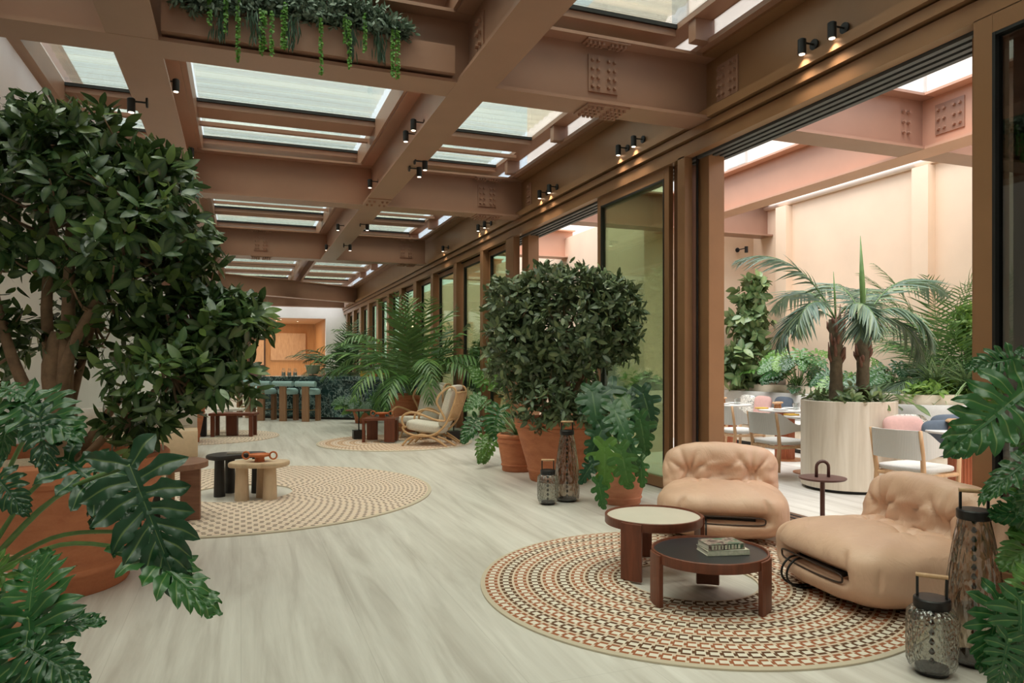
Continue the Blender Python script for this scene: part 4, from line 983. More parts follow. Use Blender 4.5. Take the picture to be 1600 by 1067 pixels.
class Leaves:
    def __init__(s): s.V = []; s.F = []; s.Q = []; s.T = []; s.n = 0
    def put(s, tmpls, P, D, Nrm, L, W=None):
        P = np.asarray(P, float).reshape(-1, 3); D = unit(np.asarray(D, float).reshape(-1, 3)); Nrm = np.asarray(Nrm, float).reshape(-1, 3)
        L = np.broadcast_to(np.asarray(L, float), (len(P),)); W = L if W is None else np.broadcast_to(np.asarray(W, float), (len(P),))
        X = unit(np.cross(D, Nrm)); Z = np.cross(X, D)
        which = RNG.integers(0, len(tmpls), len(P))
        for k, (tv, tf, tq) in enumerate(tmpls):
            m = which == k; c = int(m.sum())
            if not c: continue
            v = P[m][:, None] + X[m][:, None] * (tv[None, :, 0:1] * W[m][:, None, None]) + D[m][:, None] * (tv[None, :, 1:2] * L[m][:, None, None]) + Z[m][:, None] * (tv[None, :, 2:3] * L[m][:, None, None])
            f = (np.array(tf)[None] + (np.arange(c) * len(tv))[:, None, None] + s.n).reshape(-1, 4)
            s.V.append(v.reshape(-1, 3)); s.F.append(f); s.Q.append(np.tile(tq, c)); s.T.append(np.repeat(RNG.random(c), len(tv))); s.n += c * len(tv)
    def build(s, name, mat, parent=None, kind=None):
        V = np.concatenate(s.V); F = np.concatenate(s.F); Q = np.concatenate(s.Q)
        me = bpy.data.meshes.new(name); me.vertices.add(len(V)); me.vertices.foreach_set('co', V.ravel().astype(np.float32))
        me.loops.add(F.size); me.loops.foreach_set('vertex_index', F.ravel().astype(np.int32)); me.polygons.add(len(F))
        me.polygons.foreach_set('loop_start', (np.arange(len(F)) * 4).astype(np.int32)); me.polygons.foreach_set('use_smooth', [True] * len(F))
        me.update(calc_edges=True); me.materials.append(M[mat])
        at_ = me.attributes.new('vein', 'FLOAT', 'POINT'); at_.data.foreach_set('value', Q.astype(np.float32))
        a2 = me.attributes.new('tone', 'FLOAT', 'POINT'); a2.data.foreach_set('value', np.concatenate(s.T).astype(np.float32))
        o = bpy.data.objects.new(name, me); COL.objects.link(o)
        if parent: o.parent = parent
        if kind: o['kind'] = kind
        return o
def rand_unit(n): return unit(RNG.normal(size=(n, 3)))
def pot(t, prof, mat, zs, soil='soil', n=56):
    MB().lathe(prof, n=n).build('pot', mat, t, smooth='auto')
    MB().lathe([(0, zs[1] + .02), (zs[0] * .6, zs[1] + .01), (zs[0], zs[1])], n=32).build('soil', soil, t, smooth=True)
def potprof(rb, rt, h, rim=.07, th=.035):
    return [(0, 0), (rb, 0), (rb + .01, .015), (rb + (rt - rb) * .12, h * .14), (rb + (rt - rb) * .13 + .012, h * .155), (rb + (rt - rb) * .15 + .012, h * .18), (rb + (rt - rb) * .17, h * .20),
            (rb + (rt - rb) * .80, h - rim - .06), (rb + (rt - rb) * .82 + .01, h - rim - .05), (rb + (rt - rb) * .84 + .01, h - rim - .025), (rb + (rt - rb) * .86, h - rim - .015), (rt - .02, h - rim), (rt, h - rim + .02), (rt, h - .02), (rt - .02, h), (rt - th, h), (rt - th - .015, h - .03), (rt - th - .03, h - .12), (0, h - .12)]
def crown(lv, tm, ells, ncl, per, L, up=.35, inner=.55, clamp=None, tilt=(.6, 1.25), twigs=None, spread=.04):
    """ells: (centre, radii, weight); clusters of leaves near the surface of each ellipsoid"""
    wts = np.array([e[2] for e in ells], float); wts /= wts.sum(); C = []; A = []
    for (c, r, w), k in zip(ells, RNG.multinomial(ncl, wts)):
        u = rand_unit(k); rr = RNG.uniform(inner, 1, (k, 1)) ** .7
        C.append(np.array(c) + u * np.array(r) * rr); A.append(unit(u / np.array(r) + np.array([0, 0, up])))
    C = np.concatenate(C); A = np.concatenate(A)
    if clamp: C = clamp(C)
    A = unit(A + RNG.normal(size=A.shape) * .25)
    a = np.repeat(A, per, 0); c = np.repeat(C, per, 0); n = len(a)
    B = unit(np.cross(a, rand_unit(n))); ph = RNG.uniform(tilt[0], tilt[1], (n, 1))
    D = a * np.cos(ph) + B * np.sin(ph); Nr = unit(a * np.sin(ph) * 1.0 - B * np.cos(ph) + np.array([0, 0, .3]))
    P = c + a * RNG.uniform(-spread * 2, spread, (n, 1)) + D * .015
    if clamp: pass
    lv.put(tm, P, D, Nr, L * RNG.uniform(.65, 1.15, n))
    return C, A
def branches(mb, root, ctrs, r0, C, A, nbr, sub=.9):
    """limbs from the root to the crown centres and thinner branches to leaf clusters"""
    limbs = []
    for c, rr in ctrs:
        c = Vector(c); root_ = Vector(root) + Vector((random.uniform(-.06, .06), random.uniform(-.06, .06), 0)); m = root_.lerp(c, .45) + Vector((random.uniform(-.12, .12), random.uniform(-.12, .12), .12))
        p = spline([root_, m, c], 6); mb.tube(p, [r0 * rr * (1 - .65 * i / (len(p) - 1)) for i in range(len(p))], 9); limbs += p[3:]
    idx = RNG.choice(len(C), min(nbr, len(C)), replace=False)
    for i in idx:
        c = Vector(C[i]); s = min(limbs, key=lambda q: (q - c).length + random.random() * .2); m = s.lerp(c, .5) + Vector((0, 0, -.05 - random.random() * .06))
        mb.tube(spline([s, m, c], 3), .012, 5, taper=.004)

# ================================================================ big ficus, left
t = thing('potted_ficus', 'tallest ficus tree, in the huge terracotta pot beside the leaning philodendron leaf', 'potted tree', (-1.22, 5.52, 0)); B0 = Vector((-1.22, 5.52, 0))
pot(t, potprof(.50, .76, .86, .13, .09), 'terracotta', (.66, .76), 'gravel', 72)
def rel(px, py, d): return np.array(at(px, py, d) - B0)
E1 = [(rel(110, 330, 4.9), (.74, .75, .72), 4), (rel(-20, 400, 4.8), (.60, .6, .7), 2), (rel(215, 380, 4.8), (.50, .6, .58), 3), (rel(100, 250, 5.0), (.62, .6, .34), 3), (rel(235, 290, 4.9), (.28, .4, .26), 1.2),
      (rel(50, 215, 4.9), (.5, .5, .24), 1.2), (rel(290, 400, 4.9), (.22, .35, .30), 1), (rel(310, 510, 4.9), (.36, .4, .24), 1.8), (rel(372, 497, 5.0), (.22, .3, .15), 1.1), (rel(270, 590, 4.7), (.40, .45, .26), 1.5), (rel(350, 585, 4.9), (.27, .3, .18), .9), (rel(215, 660, 4.6), (.22, .25, .16), .4), (rel(-50, 560, 5.1), (.35, .4, .3), .5), (rel(140, 520, 5.0), (.4, .4, .2), .6)]
clampL = lambda C: np.column_stack([np.maximum(C[:, 0], -2.62 + 1.22), C[:, 1], C[:, 2]])
lv = Leaves(); C, A = crown(lv, FICUS, E1, 1120, 7, .138, .45, .38, clampL)
lv.V = [np.column_stack([np.maximum(v[:, 0], -2.72 + 1.22), v[:, 1:]]) for v in lv.V]
lv.build('foliage', 'leaf_ficus', t)
br_ = MB(); branches(br_, (.12, .05, .74), [(E1[0][0], 1), (E1[1][0], .8), (E1[2][0], .8), (E1[3][0], .8), (E1[7][0], .6), (E1[9][0], .5), (E1[4][0], .5)], .065, C, A, 170)
br_.build('trunk', 'bark', t, smooth=True)
tr_ = MB(); tr_.tube(spline([(.10, .0, .74), (.14, .0, 1.0), (.06, .02, 1.35), (.10, 0, 1.65)], 4), [.11, .10, .10, .09, .09, .08, .08, .075, .07, .07, .065, .06, .05], 12)
tr_.build('trunk', 'bark', t, smooth=True)

# ================================================================ clipped ficus, centre
t = thing('potted_ficus', 'rounded clipped ficus in a large terracotta pot before the tinted glass door', 'potted tree', (3.72, 8.22, 0)); B0 = Vector((3.72, 8.22, 0))
pot(t, potprof(.36, .575, .77, .08, .05), 'terracotta', (.50, .68))
E2 = [(rel(885, 512, 8.9), (.78, .72, .70), 5), (rel(808, 545, 8.9), (.44, .5, .60), 2.3), (rel(800, 475, 8.9), (.36, .4, .36), 1.4), (rel(962, 500, 8.8), (.40, .45, .55), 2.3), (rel(880, 450, 8.9), (.62, .5, .28), 2), (rel(850, 630, 8.6), (.40, .35, .30), 1), (rel(905, 640, 8.4), (.35, .25, .18), .6)]
cl2 = lambda C: np.column_stack([np.minimum(C[:, 0], 4.42 - 3.72), C[:, 1:]])
lv = Leaves(); C, A = crown(lv, FICUS, E2, 1500, 7, .115, .3, .55, cl2)
lv.V = [np.column_stack([np.minimum(v[:, 0], 4.50 - 3.72), v[:, 1:]]) for v in lv.V]
lv.build('foliage', 'leaf_ficus_small', t)
br_ = MB(); branches(br_, (0, 0, .64), [(E2[0][0], 1), (E2[1][0], .8), (E2[2][0], .7), (E2[3][0], .8), (E2[5][0], .5)], .05, C, A, 120); br_.build('trunk', 'bark', t, smooth=True)

# ================================================================ palms
def frond(lv, rm, base, az, el, L, droop, nl=26, ll=.42, bare=.22, lr=.008, tm=LEAFLET, sag=.35, arch=.55, lw=.75):
    b = Vector(base); d = Vector((math.cos(az) * math.cos(el), math.sin(az) * math.cos(el), math.sin(el)))
    pts = []; p = b.copy(); n = 16
    for i in range(n + 1):
        pts.append(p.copy()); p = p + d * (L / n); d = (d + Vector((0, 0, -droop / n * (1 + 1.2 * i / n)))).normalized()
    rm.tube(pts, lr, 5, taper=lr * .25)
    P = []; D = []; N = []; Ls = []
    for k in range(nl):
        f = bare + (1 - bare) * (k + .5) / nl; x = f * n; i = min(int(x), n - 1); q = pts[i].lerp(pts[i + 1], x - i)
        tg = (pts[i + 1] - pts[i]).normalized(); side = tg.cross(Vector((0, 0, 1))); side = side.normalized() if side.length > .05 else Vector((1, 0, 0)); up = side.cross(tg).normalized()
        g = (f - bare) / (1 - bare); le = ll * (math.sin(PI * min(1, g * .82 + .16)) ** .7) * random.uniform(.92, 1.08); an = arch + .5 * (1 - g) + random.uniform(-.05, .05)
        for s in (-1, 1):
            dd = tg * math.cos(an) + side * s * math.sin(an) + up * .22 - Vector((0, 0, sag * random.uniform(.7, 1.3)))
            P.append(q); D.append(dd); N.append(up + side * s * .15); Ls.append(le)
    Ls = np.array(Ls); lv.put(tm, [tuple(v) for v in P], [tuple(v) for v in D], [tuple(v) for v in N], Ls, np.maximum(Ls, ll * .6) * lw)
def palm(t, z0, nf, L, mat, els=(.5, 1.4), droop=(1.0, 1.6), ll=.42, nl=26, rad=.12, seed=1, ymax=None, **kw):
    random.seed(seed); lv = Leaves(); rm = MB()
    for i in range(nf):
        az = i * 2.399 + random.uniform(-.3, .3); el = random.uniform(*els); r = rad * random.random()
        frond(lv, rm, (r * math.cos(az), r * math.sin(az), z0), az, el, L * random.uniform(.75, 1.1), random.uniform(*droop), nl, ll, **kw)
    if ymax is not None: lv.V = [np.column_stack([np.minimum(v[:, 0], ymax), v[:, 1:]]) for v in lv.V]; rm.v = [(min(x, ymax), y, z) for x, y, z in rm.v]
    lv.build('fronds', mat, t); rm.build('stems', 'stem_green', t, smooth=True)
t = thing('potted_palm', 'full green palm in a big terracotta pot behind the rattan armchairs', 'potted palm', (3.52, 15.3, 0))
pot(t, potprof(.40, .62, .78, .09, .06), 'terracotta', (.54, .68)); palm(t, .66, 34, 2.75, 'leaf_palm', (.85, 1.5), (1.0, 1.9), .52, 19, .22, 3, ymax=4.45 - 3.52, lw=1.7)
t = thing('potted_palm', 'dark palm standing behind the bar counter', 'potted palm', tuple(barp(1.25, 2.1)))
pot(t, potprof(.2, .3, .9, .05, .04), 'terracotta', (.25, .8)); palm(t, .8, 22, 2.0, 'leaf_palm_dark', (.7, 1.5), (.9, 1.7), .42, 20, .15, 5, lw=1.4)
t = thing('potted_palm', 'spreading bluish palm behind the right part of the bar', 'potted palm', tuple(barp(2.0, 1.9)))
pot(t, potprof(.2, .3, .9, .05, .04), 'terracotta', (.25, .8)); palm(t, .8, 18, 1.4, 'leaf_palm_dark', (.4, 1.2), (.9, 1.8), .36, 20, .15, 6, lw=1.4)

# two trunked palms in the round planter
def trunk_palm(loc, h, fr, label, spear, seed, lean):
    t = thing('palm_tree', label, 'palm', loc, 0); random.seed(seed)
    m = MB(); pts = []; rs = []
    for i in range(15):
        f = i / 14; pts.append((lean[0] * f, lean[1] * f, h * f)); rs.append(.085 - .02 * math.sin(f * 3) + (.006 if i % 2 else 0) + (.02 if i == 0 else 0))
    m.tube(pts, rs, 14); m.build('trunk', 'bark_dark', t, smooth=True)
    h2 = MB()
    for i in range(26):
        a = random.random() * 6.28; z = h * random.uniform(.45, .98); f = z / h; c = Vector((lean[0] * f, lean[1] * f, z)); o = Vector((math.cos(a), math.sin(a), 0))
        h2.tube([c + o * .05, c + o * .085 + Vector((0, 0, .06)), c + o * .10 + Vector((0, 0, .17 * random.random() + .08))], [.022, .02, .004], 5)
    h2.build('leaf_sheath', 'bark_fibre', t, smooth=True)
    lv = Leaves(); rm = MB()
    for az, el, L, dr, ll in fr: frond(lv, rm, (lean[0], lean[1], h - .02), az, el, L, dr, 34, ll, .2, .011, sag=.4, lw=1.15)
    for (dx, dz, ww) in spear:
        rm.tube([(lean[0], lean[1], h - .1), (lean[0] + dx * .5, lean[1], h + dz * .5), (lean[0] + dx, lean[1], h + dz)], [ww, ww * 1.1, .003], 6)
    lv.build('fronds', 'leaf_palm_blue', t); rm.build('stems', 'stem_green', t, smooth=True)
azc = lambda r, f: ang(r, f)
trunk_palm((6.45, 6.5, .955), 1.0, [(azc(-1, .3), 1.15, 1.5, 1.3, .46), (azc(-.8, -.5), .9, 1.0, 2.2, .42), (azc(-.4, .9), 1.0, 1.2, 1.6, .42), (azc(.3, -.9), .9, .9, 2.3, .42), (azc(-1, -.2), .65, 1.0, 2.0, .44)], 'left palm of the two in the round stone planter', [(-.04, .55, .012)], 4, (.0, .0))
trunk_palm((6.72, 6.38, .955), .98, [(azc(1, .2), 1.05, 1.35, 1.5, .46), (azc(.9, -.6), .8, 1.0, 2.4, .46), (azc(.5, .9), 1.0, 1.3, 1.5, .42), (azc(-.2, .9), 1.1, 1.2, 1.5, .42), (azc(1, -.1), .45, .9, 2.0, .44), (azc(-.5, -.9), .9, .8, 2.4, .4)], 'right palm of the two in the round stone planter', [(-.05, .98, .030), (.02, .45, .01)], 5, (.02, .0))

# ---- generic leafy shrubs
def bush(name, label, cat, loc, ells, tm, mat, ncl, per, L, stems=14, group=None, up=.35, clampx=None, inner=.3, sname='stems'):
    t = thing(name, label, cat, loc, 0, group); lv = Leaves(); C, A = crown(lv, tm, ells, ncl, per, L, up, inner)
    if clampx is not None: lv.V = [np.column_stack([np.minimum(v[:, 0], clampx - loc[0]), v[:, 1:]]) for v in lv.V]
    lv.build('foliage', mat, t); mb = MB(); idx = RNG.choice(len(C), min(stems, len(C)), replace=False)
    for i in idx: mb.tube(spline([(0, 0, 0), (C[i][0] * .4, C[i][1] * .4, C[i][2] * .6), tuple(C[i])], 4), .012, 5, taper=.004)
    if clampx is not None: mb.v = [(min(x, clampx - loc[0]), y, z) for x, y, z in mb.v]
    mb.build(sname, 'stem_green', t, smooth=True); return t
def fan(name, label, cat, loc, n, tm, mat, L, stem, els=(.3, 1.2), seed=1, group=None, az0=0, az1=6.283, clampx=None, W=1.0, sr=.008):
    """a plant of long-stemmed leaves from one base"""
    random.seed(seed); t = thing(name, label, cat, loc, 0, group); lv = Leaves(); mb = MB()
    for i in range(n):
        az = az0 + (az1 - az0) * ((i * .618) % 1); el = random.uniform(*els); s = stem * random.uniform(.6, 1.15)
        d = Vector((math.cos(az) * math.cos(el), math.sin(az) * math.cos(el), math.sin(el)))
        tip = d * s + Vector((0, 0, -.12 * s)); mb.tube(spline([(0, 0, 0), d * s * .55 + Vector((0, 0, .12 * s)), tip], 5), sr, 6, taper=sr * .6)
        D = Vector((math.cos(az), math.sin(az), random.uniform(-.8, -.05))); N = Vector((-math.cos(az) * .2, -math.sin(az) * .2, 1)) - CAMF * .4
        l = L * random.uniform(.75, 1.15); lv.put([random.choice(tm)], [tuple(tip)], [tuple(D)], [tuple(N)], l, l * W)
    if clampx is not None: lv.V = [np.column_stack([np.minimum(v[:, 0], clampx - loc[0]), v[:, 1:]]) for v in lv.V]
    if clampx is not None: mb.v = [(min(x, clampx - loc[0]), y, z) for x, y, z in mb.v]
    lv.build('leaves', mat, t); mb.build('stems', 'stem_green', t, smooth=True); return t
G = 'plants in the terrace bed'
bush('rubber_plant', 'tall rubber plant with round leaves at the left end of the terrace bed', 'plant', (8.98, 11.2, .97), [((0, 0, .55), (.55, .5, .5), 3), ((.0, 0, 1.25), (.42, .42, .45), 2.2), ((.05, 0, 1.85), (.28, .3, .25), 1), ((-.35, 0, .35), (.25, .5, .35), 1)], RUBBER, 'leaf_rubber', 170, 6, .21, 24, G, clampx=9.56)
fan('philodendron', 'dark cut-leaf shrub right of the rubber plant on the terrace', 'plant', (9.25, 10.2, .97), 26, PHILO, 'leaf_philodendron', .42, .75, (.25, 1.3), 3, G, clampx=9.56)
fan('philodendron', 'low cut-leaf shrub behind the two planter palms', 'plant', (9.2, 9.0, .97), 20, PHILO, 'leaf_philodendron', .36, .6, (.2, 1.2), 4, G, clampx=9.56)
fan('philodendron', 'cut-leaf shrub right of the planter palms against the wall', 'plant', (9.15, 8.15, .97), 20, PHILO, 'leaf_philodendron', .38, .62, (.3, 1.3), 5, G, clampx=9.56)
fan('monstera', 'small leafy plant at the far left of the terrace bed ledge', 'plant', (9.2, 11.45, .97), 10, MONST, 'leaf_rubber', .24, .3, (.2, 1.2), 6, G, clampx=9.56)
for i, (x, y, nf, L, z, sd, lb, mt) in enumerate(((9.2, 7.35, 12, 2.1, .97, 21, 'tall arching palm against the terrace wall right of the planter', 'leaf_palm'), (9.05, 6.75, 12, 1.9, .97, 22, 'tall arching palm partly hidden by the near door post', 'leaf_palm'), (8.95, 7.1, 16, 1.05, .97, 23, 'low dark palm in front of the tall arching palms', 'leaf_palm_dark'))):
    t = thing('areca_palm', lb, 'palm', (x, y, z), 0, G); palm(t, 0, nf, L, mt, (.7, 1.5) if L > 1.5 else (.3, 1.2), (.8, 1.6), .46, 26, .1, sd, ymax=9.52 - x)
lv_names = [(8.6, 6.95, 'variegated grassy plant spilling over the ledge at the right'), (8.72, 6.6, 'second variegated grassy plant behind the right ledge')]
for i, (x, y, lb) in enumerate(lv_names):
    t = thing('spider_plant', lb, 'plant', (x, y, .97), 0, G); lv = Leaves(); n = 130; u = rand_unit(n); u[:, 2] = np.abs(u[:, 2]) * 1.3 + .35
    lv.put(GRASS, np.zeros((n, 3)) + RNG.normal(size=(n, 3)) * .04 * np.array([1, 1, .2]) + np.array([0, 0, .15]), u, np.tile([0, 0, 1.], (n, 1)) + u * -.2, RNG.uniform(.4, .7, n)); lv.build('leaves', 'leaf_grass', t)
    MB().cyl((0, 0, 0), (0, 0, .18), .05, .03, 8).build('stem', 'stem_green', t)
bush('creeping_plant', 'bright green creeping plant over the right ledge', 'plant', (8.35, 6.75, .97), [((0, .0, .08), (.6, .3, .13), 1)], RUBBER, 'leaf_bright', 90, 5, .12, 20, G)
bush('creeping_plant', 'bright green creeping plant farther right on the ledge', 'plant', (9.1, 6.45, .97), [((0, 0, .10), (.4, .3, .15), 1)], RUBBER, 'leaf_bright', 60, 5, .13, 14, G)
bush('fern', 'light green ferny plant beside the near door post', 'plant', (9.2, 6.9, .97), [((0, 0, .95), (.25, .3, .32), 1)], SMALL, 'leaf_bright', 120, 8, .12, 24, G, clampx=9.56)
# ground cover in the round planter
bush('ground_cover', 'leafy ground cover at the foot of the planter palms', 'plant', (6.6, 6.47, .955), [((0, 0, .08), (.46, .46, .10), 1)], RUBBER, 'leaf_rubber', 90, 6, .10, 20)
fan('philodendron', 'small heart-leaved plant trailing over the planter edge', 'plant', (6.85, 6.25, .96), 8, RUBBER, 'leaf_rubber', .20, .32, (.0, .9), 8, None, ang(1, -1), ang(.2, 1) + .1)

# ================================================================ indoor pots near the doors
def leafset(t, specs, tm, mat, stemr=.007, name='leaves'):
    """specs: base point, leaf start, leaf tip, normal bias, width factor - all in room metres"""
    lv = Leaves(); mb = MB(); o = Vector(t.location)
    for b, s, e, nb, w in specs:
        b, s, e = Vector(b) - o, Vector(s) - o, Vector(e) - o; D = e - s; L = D.length / 1.05
        m = b.lerp(s, .55) + Vector((0, 0, .10 * (s - b).length)); mb.tube(spline([b, m, s], 6), stemr, 7, taper=stemr * .7)
        lv.put([random.choice(tm)], [tuple(s)], [tuple(D)], [tuple(nb)], L, L * w)
    lv.build(name, mat, t); mb.build('stems', 'stem_green', t, smooth=True)
CN = -CAMF + Vector((0, 0, .7))
t = thing('potted_monstera', 'monstera in a terracotta pot between the clipped ficus and the leather chairs', 'potted plant', (3.70, 6.62, 0))
pot(t, potprof(.19, .275, .40, .06, .035), 'terracotta_pale', (.22, .33))
def S(b, x0, y0, d0, x1, y1, d1, w=.95, n=None): return (b, at(x0, y0, d0), at(x1, y1, d1), CN if n is None else n, w)
b_ = (3.70, 6.62, .34); random.seed(4)
sp = [S(b_, 925, 612, 7.3, 935, 668, 7.1, 1.0), S(b_, 955, 608, 7.4, 905, 640, 7.3), S(b_, 985, 618, 7.4, 1000, 665, 7.2), S(b_, 1005, 615, 7.35, 1022, 672, 7.25), S(b_, 960, 640, 7.2, 985, 690, 7.0, 1.0),
      S(b_, 940, 672, 7.1, 918, 720, 7.0), S(b_, 975, 685, 7.1, 1000, 730, 7.0), S(b_, 945, 700, 7.0, 945, 762, 6.9, 1.05), S(b_, 970, 705, 7.0, 985, 762, 6.9, 1.0), S(b_, 1000, 655, 7.2, 1012, 712, 7.15),
      S(b_, 925, 725, 6.95, 905, 755, 6.9, .9), S(b_, 935, 755, 6.85, 945, 795, 6.8, .8), S(b_, 1000, 720, 7.1, 1005, 760, 7.0, .8), S(b_, 930, 640, 7.3, 905, 612, 7.4), S(b_, 960, 665, 7.2, 930, 690, 7.1), S(b_, 985, 640, 7.3, 965, 605, 7.4)]
leafset(t, sp, MONST, 'leaf_monstera')
t = thing('potted_yucca', 'spiky plant in a mid-size terracotta pot left of the clipped ficus', 'potted plant', (3.50, 9.10, 0))
pot(t, potprof(.20, .28, .50, .06, .035), 'terracotta', (.22, .43)); lv = Leaves(); n = 60; u = rand_unit(n); u[:, 2] = np.abs(u[:, 2]) + .25
lv.put([strip(1, .07, 6, d, .3, lambda t: (1 - t) ** .5) for d in (.1, .3)], np.tile([0, 0, .45], (n, 1)), u, np.tile([0, 0, 1.], (n, 1)) + u * .1, RNG.uniform(.3, .5, n)); lv.build('leaves', 'leaf_grass', t)
t = thing('potted_philodendron', 'cut-leaf philodendron leaning out beside the glass doors behind the clipped ficus', 'potted plant', (4.05, 10.2, 0))
pot(t, potprof(.16, .22, .42, .05, .03), 'terracotta', (.17, .36)); b_ = (4.05, 10.2, .38)
sp = [S(b_, 745, 655, 10.4, 722, 690, 10.2), S(b_, 760, 635, 10.5, 735, 615, 10.6), S(b_, 770, 680, 10.2, 755, 722, 10.0, .8), S(b_, 758, 600, 10.6, 735, 570, 10.6), S(b_, 780, 640, 10.3, 765, 690, 10.1), S(b_, 750, 620, 10.4, 724, 640, 10.3), S(b_, 775, 600, 10.5, 770, 550, 10.6), S(b_, 755, 685, 10.0, 748, 722, 9.8, .7)]
leafset(t, sp, PHILO, 'leaf_philodendron')
t = thing('potted_philodendron', 'leafy philodendron low against the right end of the bar', 'potted plant', (2.75, 17.6, 0))
pot(t, potprof(.16, .22, .34, .05, .03), 'terracotta', (.17, .28)); lv = Leaves(); mb = MB(); random.seed(8)
for i in range(20):
    az = i * 2.4; el = random.uniform(.1, 1.1); r = random.uniform(.3, .62); s = Vector((math.cos(az) * math.cos(el), math.sin(az) * math.cos(el) * .4, math.sin(el) * .8)) * r + Vector((0, 0, .3)); mb.tube([(0, 0, .28), s * .5 + Vector((0, 0, .2)), s], .008, 5)
    lv.put([random.choice(PHILO)], [tuple(s)], [(math.cos(az), math.sin(az) * .4, -.4)], [tuple(CN)], .30)
lv.build('leaves', 'leaf_monstera', t); mb.build('stems', 'stem_green', t, smooth=True)
t = thing('potted_plant', 'terracotta pot with low greenery behind the orange glazed jar', 'potted plant', on_floor(288, 692)[:2] + (0,))
pot(t, potprof(.24, .36, .66, .07, .04), 'terracotta', (.30, .58)); lv = Leaves(); crown(lv, FICUS, [((0, 0, 1.0), (.5, .5, .4), 1)], 120, 6, .16); lv.build('foliage', 'leaf_ficus', t)
MB().tube([(0, 0, .58), (.02, 0, 1.0)], .02, 8).build('trunk', 'bark', t)

# ================================================================ near philodendrons
random.seed(12)
pL = at(-48, 900, 2.95); pL.z = 0
t = thing('potted_philodendron', 'large philodendron in front of the huge ficus pot, long leaves leaning over the floor', 'potted plant', tuple(pL))
pot(t, potprof(.17, .27, .60, .06, .035), 'terracotta_pale', (.22, .53), 'gravel_white'); b_ = tuple(pL + Vector((0, 0, .54)))
U = Vector((0, 0, 1))
sp = [S(b_, 203, 728, 2.75, 278, 918, 2.6, .85, -CAMF + U * .5 + CAMR * .4), S(b_, 105, 720, 2.9, 215, 800, 2.75, .8, -CAMF * .5 + U), S(b_, 222, 862, 2.7, 345, 942, 2.6, .8, U - CAMF * .2),
      S(b_, 35, 628, 3.0, 118, 672, 2.85, 1.0, U * .7 - CAMF * .6), S(b_, 20, 640, 3.0, -10, 720, 2.9, .9, -CAMF), S(b_, 5, 605, 3.05, 60, 622, 3.0, .9, U - CAMF * .4), S(b_, 60, 650, 2.9, 75, 740, 2.8, .7, -CAMF + CAMR * .6), S(b_, -10, 740, 2.8, 40, 800, 2.75, .9, -CAMF + U),
      S(b_, 150, 745, 3.0, 130, 830, 2.9, .6, -CAMF - CAMR), S(b_, 190, 830, 2.85, 175, 870, 2.8, .7, -CAMF)]
leafset(t, sp, PHILO, 'leaf_philodendron', .011)
pB = at(10, 1100, 2.30); pB.z = 0
t = thing('potted_philodendron', 'philodendron with broad fingered leaves in the bottom left corner', 'potted plant', tuple(pB)); b_ = tuple(pB + Vector((0, 0, .25)))
pot(t, potprof(.12, .18, .30, .05, .03), 'terracotta_pale', (.14, .24))
sp = [S(b_, 45, 965, 2.15, 55, 1120, 2.0, 1.15, -CAMF + U * .8), S(b_, 45, 975, 2.15, 50, 850, 2.35, 1.1, -CAMF + U * .6), S(b_, 50, 985, 2.15, 160, 960, 2.2, .95, -CAMF * .5 + U), S(b_, -20, 940, 2.1, -60, 1020, 2.0, 1, -CAMF + U * .5), S(b_, 40, 1010, 2.1, 130, 1060, 2.05, .9, -CAMF + U), S(b_, 5, 900, 2.3, -35, 850, 2.3, 1, -CAMF + U * .5), S(b_, 90, 1050, 2.1, 100, 1110, 2.0, .9, -CAMF + U)]
leafset(t, sp, PHILO, 'leaf_philodendron', .009)
pR = at(1700, 900, 3.35); pR.z = 0; pR.x = min(pR.x, 4.2)
t = thing('potted_philodendron', 'philodendron before the dark glass door reaching over the leather chair', 'potted plant', tuple(pR))
pot(t, potprof(.16, .25, .50, .06, .035), 'terracotta', (.20, .43)); b_ = tuple(pR + Vector((0, 0, .45)))
sp = [S(b_, 1600, 610, 3.1, 1490, 700, 3.0, .95, -CAMF + U * .6), S(b_, 1590, 560, 3.3, 1515, 570, 3.3, .9, -CAMF + U * .5), S(b_, 1640, 560, 3.2, 1590, 545, 3.2, .9, -CAMF + U), S(b_, 1615, 715, 3.1, 1525, 775, 3.1, .7, U - CAMF * .3), S(b_, 1620, 700, 3.3, 1560, 665, 3.3, .8, -CAMF),
      S(b_, 1640, 800, 3.3, 1560, 800, 3.2, .9, -CAMF + U * .6), S(b_, 1640, 840, 3.3, 1570, 880, 3.2, .9, -CAMF + U * .6), S(b_, 1600, 770, 3.4, 1590, 840, 3.3, .9, -CAMF), S(b_, 1650, 730, 3.2, 1600, 800, 3.1, 1, -CAMF + U * .3), S(b_, 1560, 610, 3.35, 1540, 650, 3.3, 1, -CAMF)]
leafset(t, sp, PHILO, 'leaf_philodendron', .010)
pS = at(1680, 1040, 2.75); pS.z = 0
t = thing('potted_philodendron', 'low drooping philodendron beside the tall smoked lantern', 'potted plant', tuple(pS))
pot(t, potprof(.13, .19, .34, .05, .03), 'terracotta', (.15, .28)); b_ = tuple(pS + Vector((0, 0, .3)))
sp = [S(b_, 1560, 935, 2.75, 1545, 1050, 2.65, .95, -CAMF + U * .3), S(b_, 1595, 940, 2.7, 1600, 1070, 2.6, 1, -CAMF + U * .3), S(b_, 1575, 1000, 2.65, 1560, 1090, 2.6, .9, -CAMF + U * .3), S(b_, 1620, 900, 2.8, 1580, 960, 2.7, .9, -CAMF + U * .3)]
leafset(t, sp, PHILO, 'leaf_philodendron', .010)

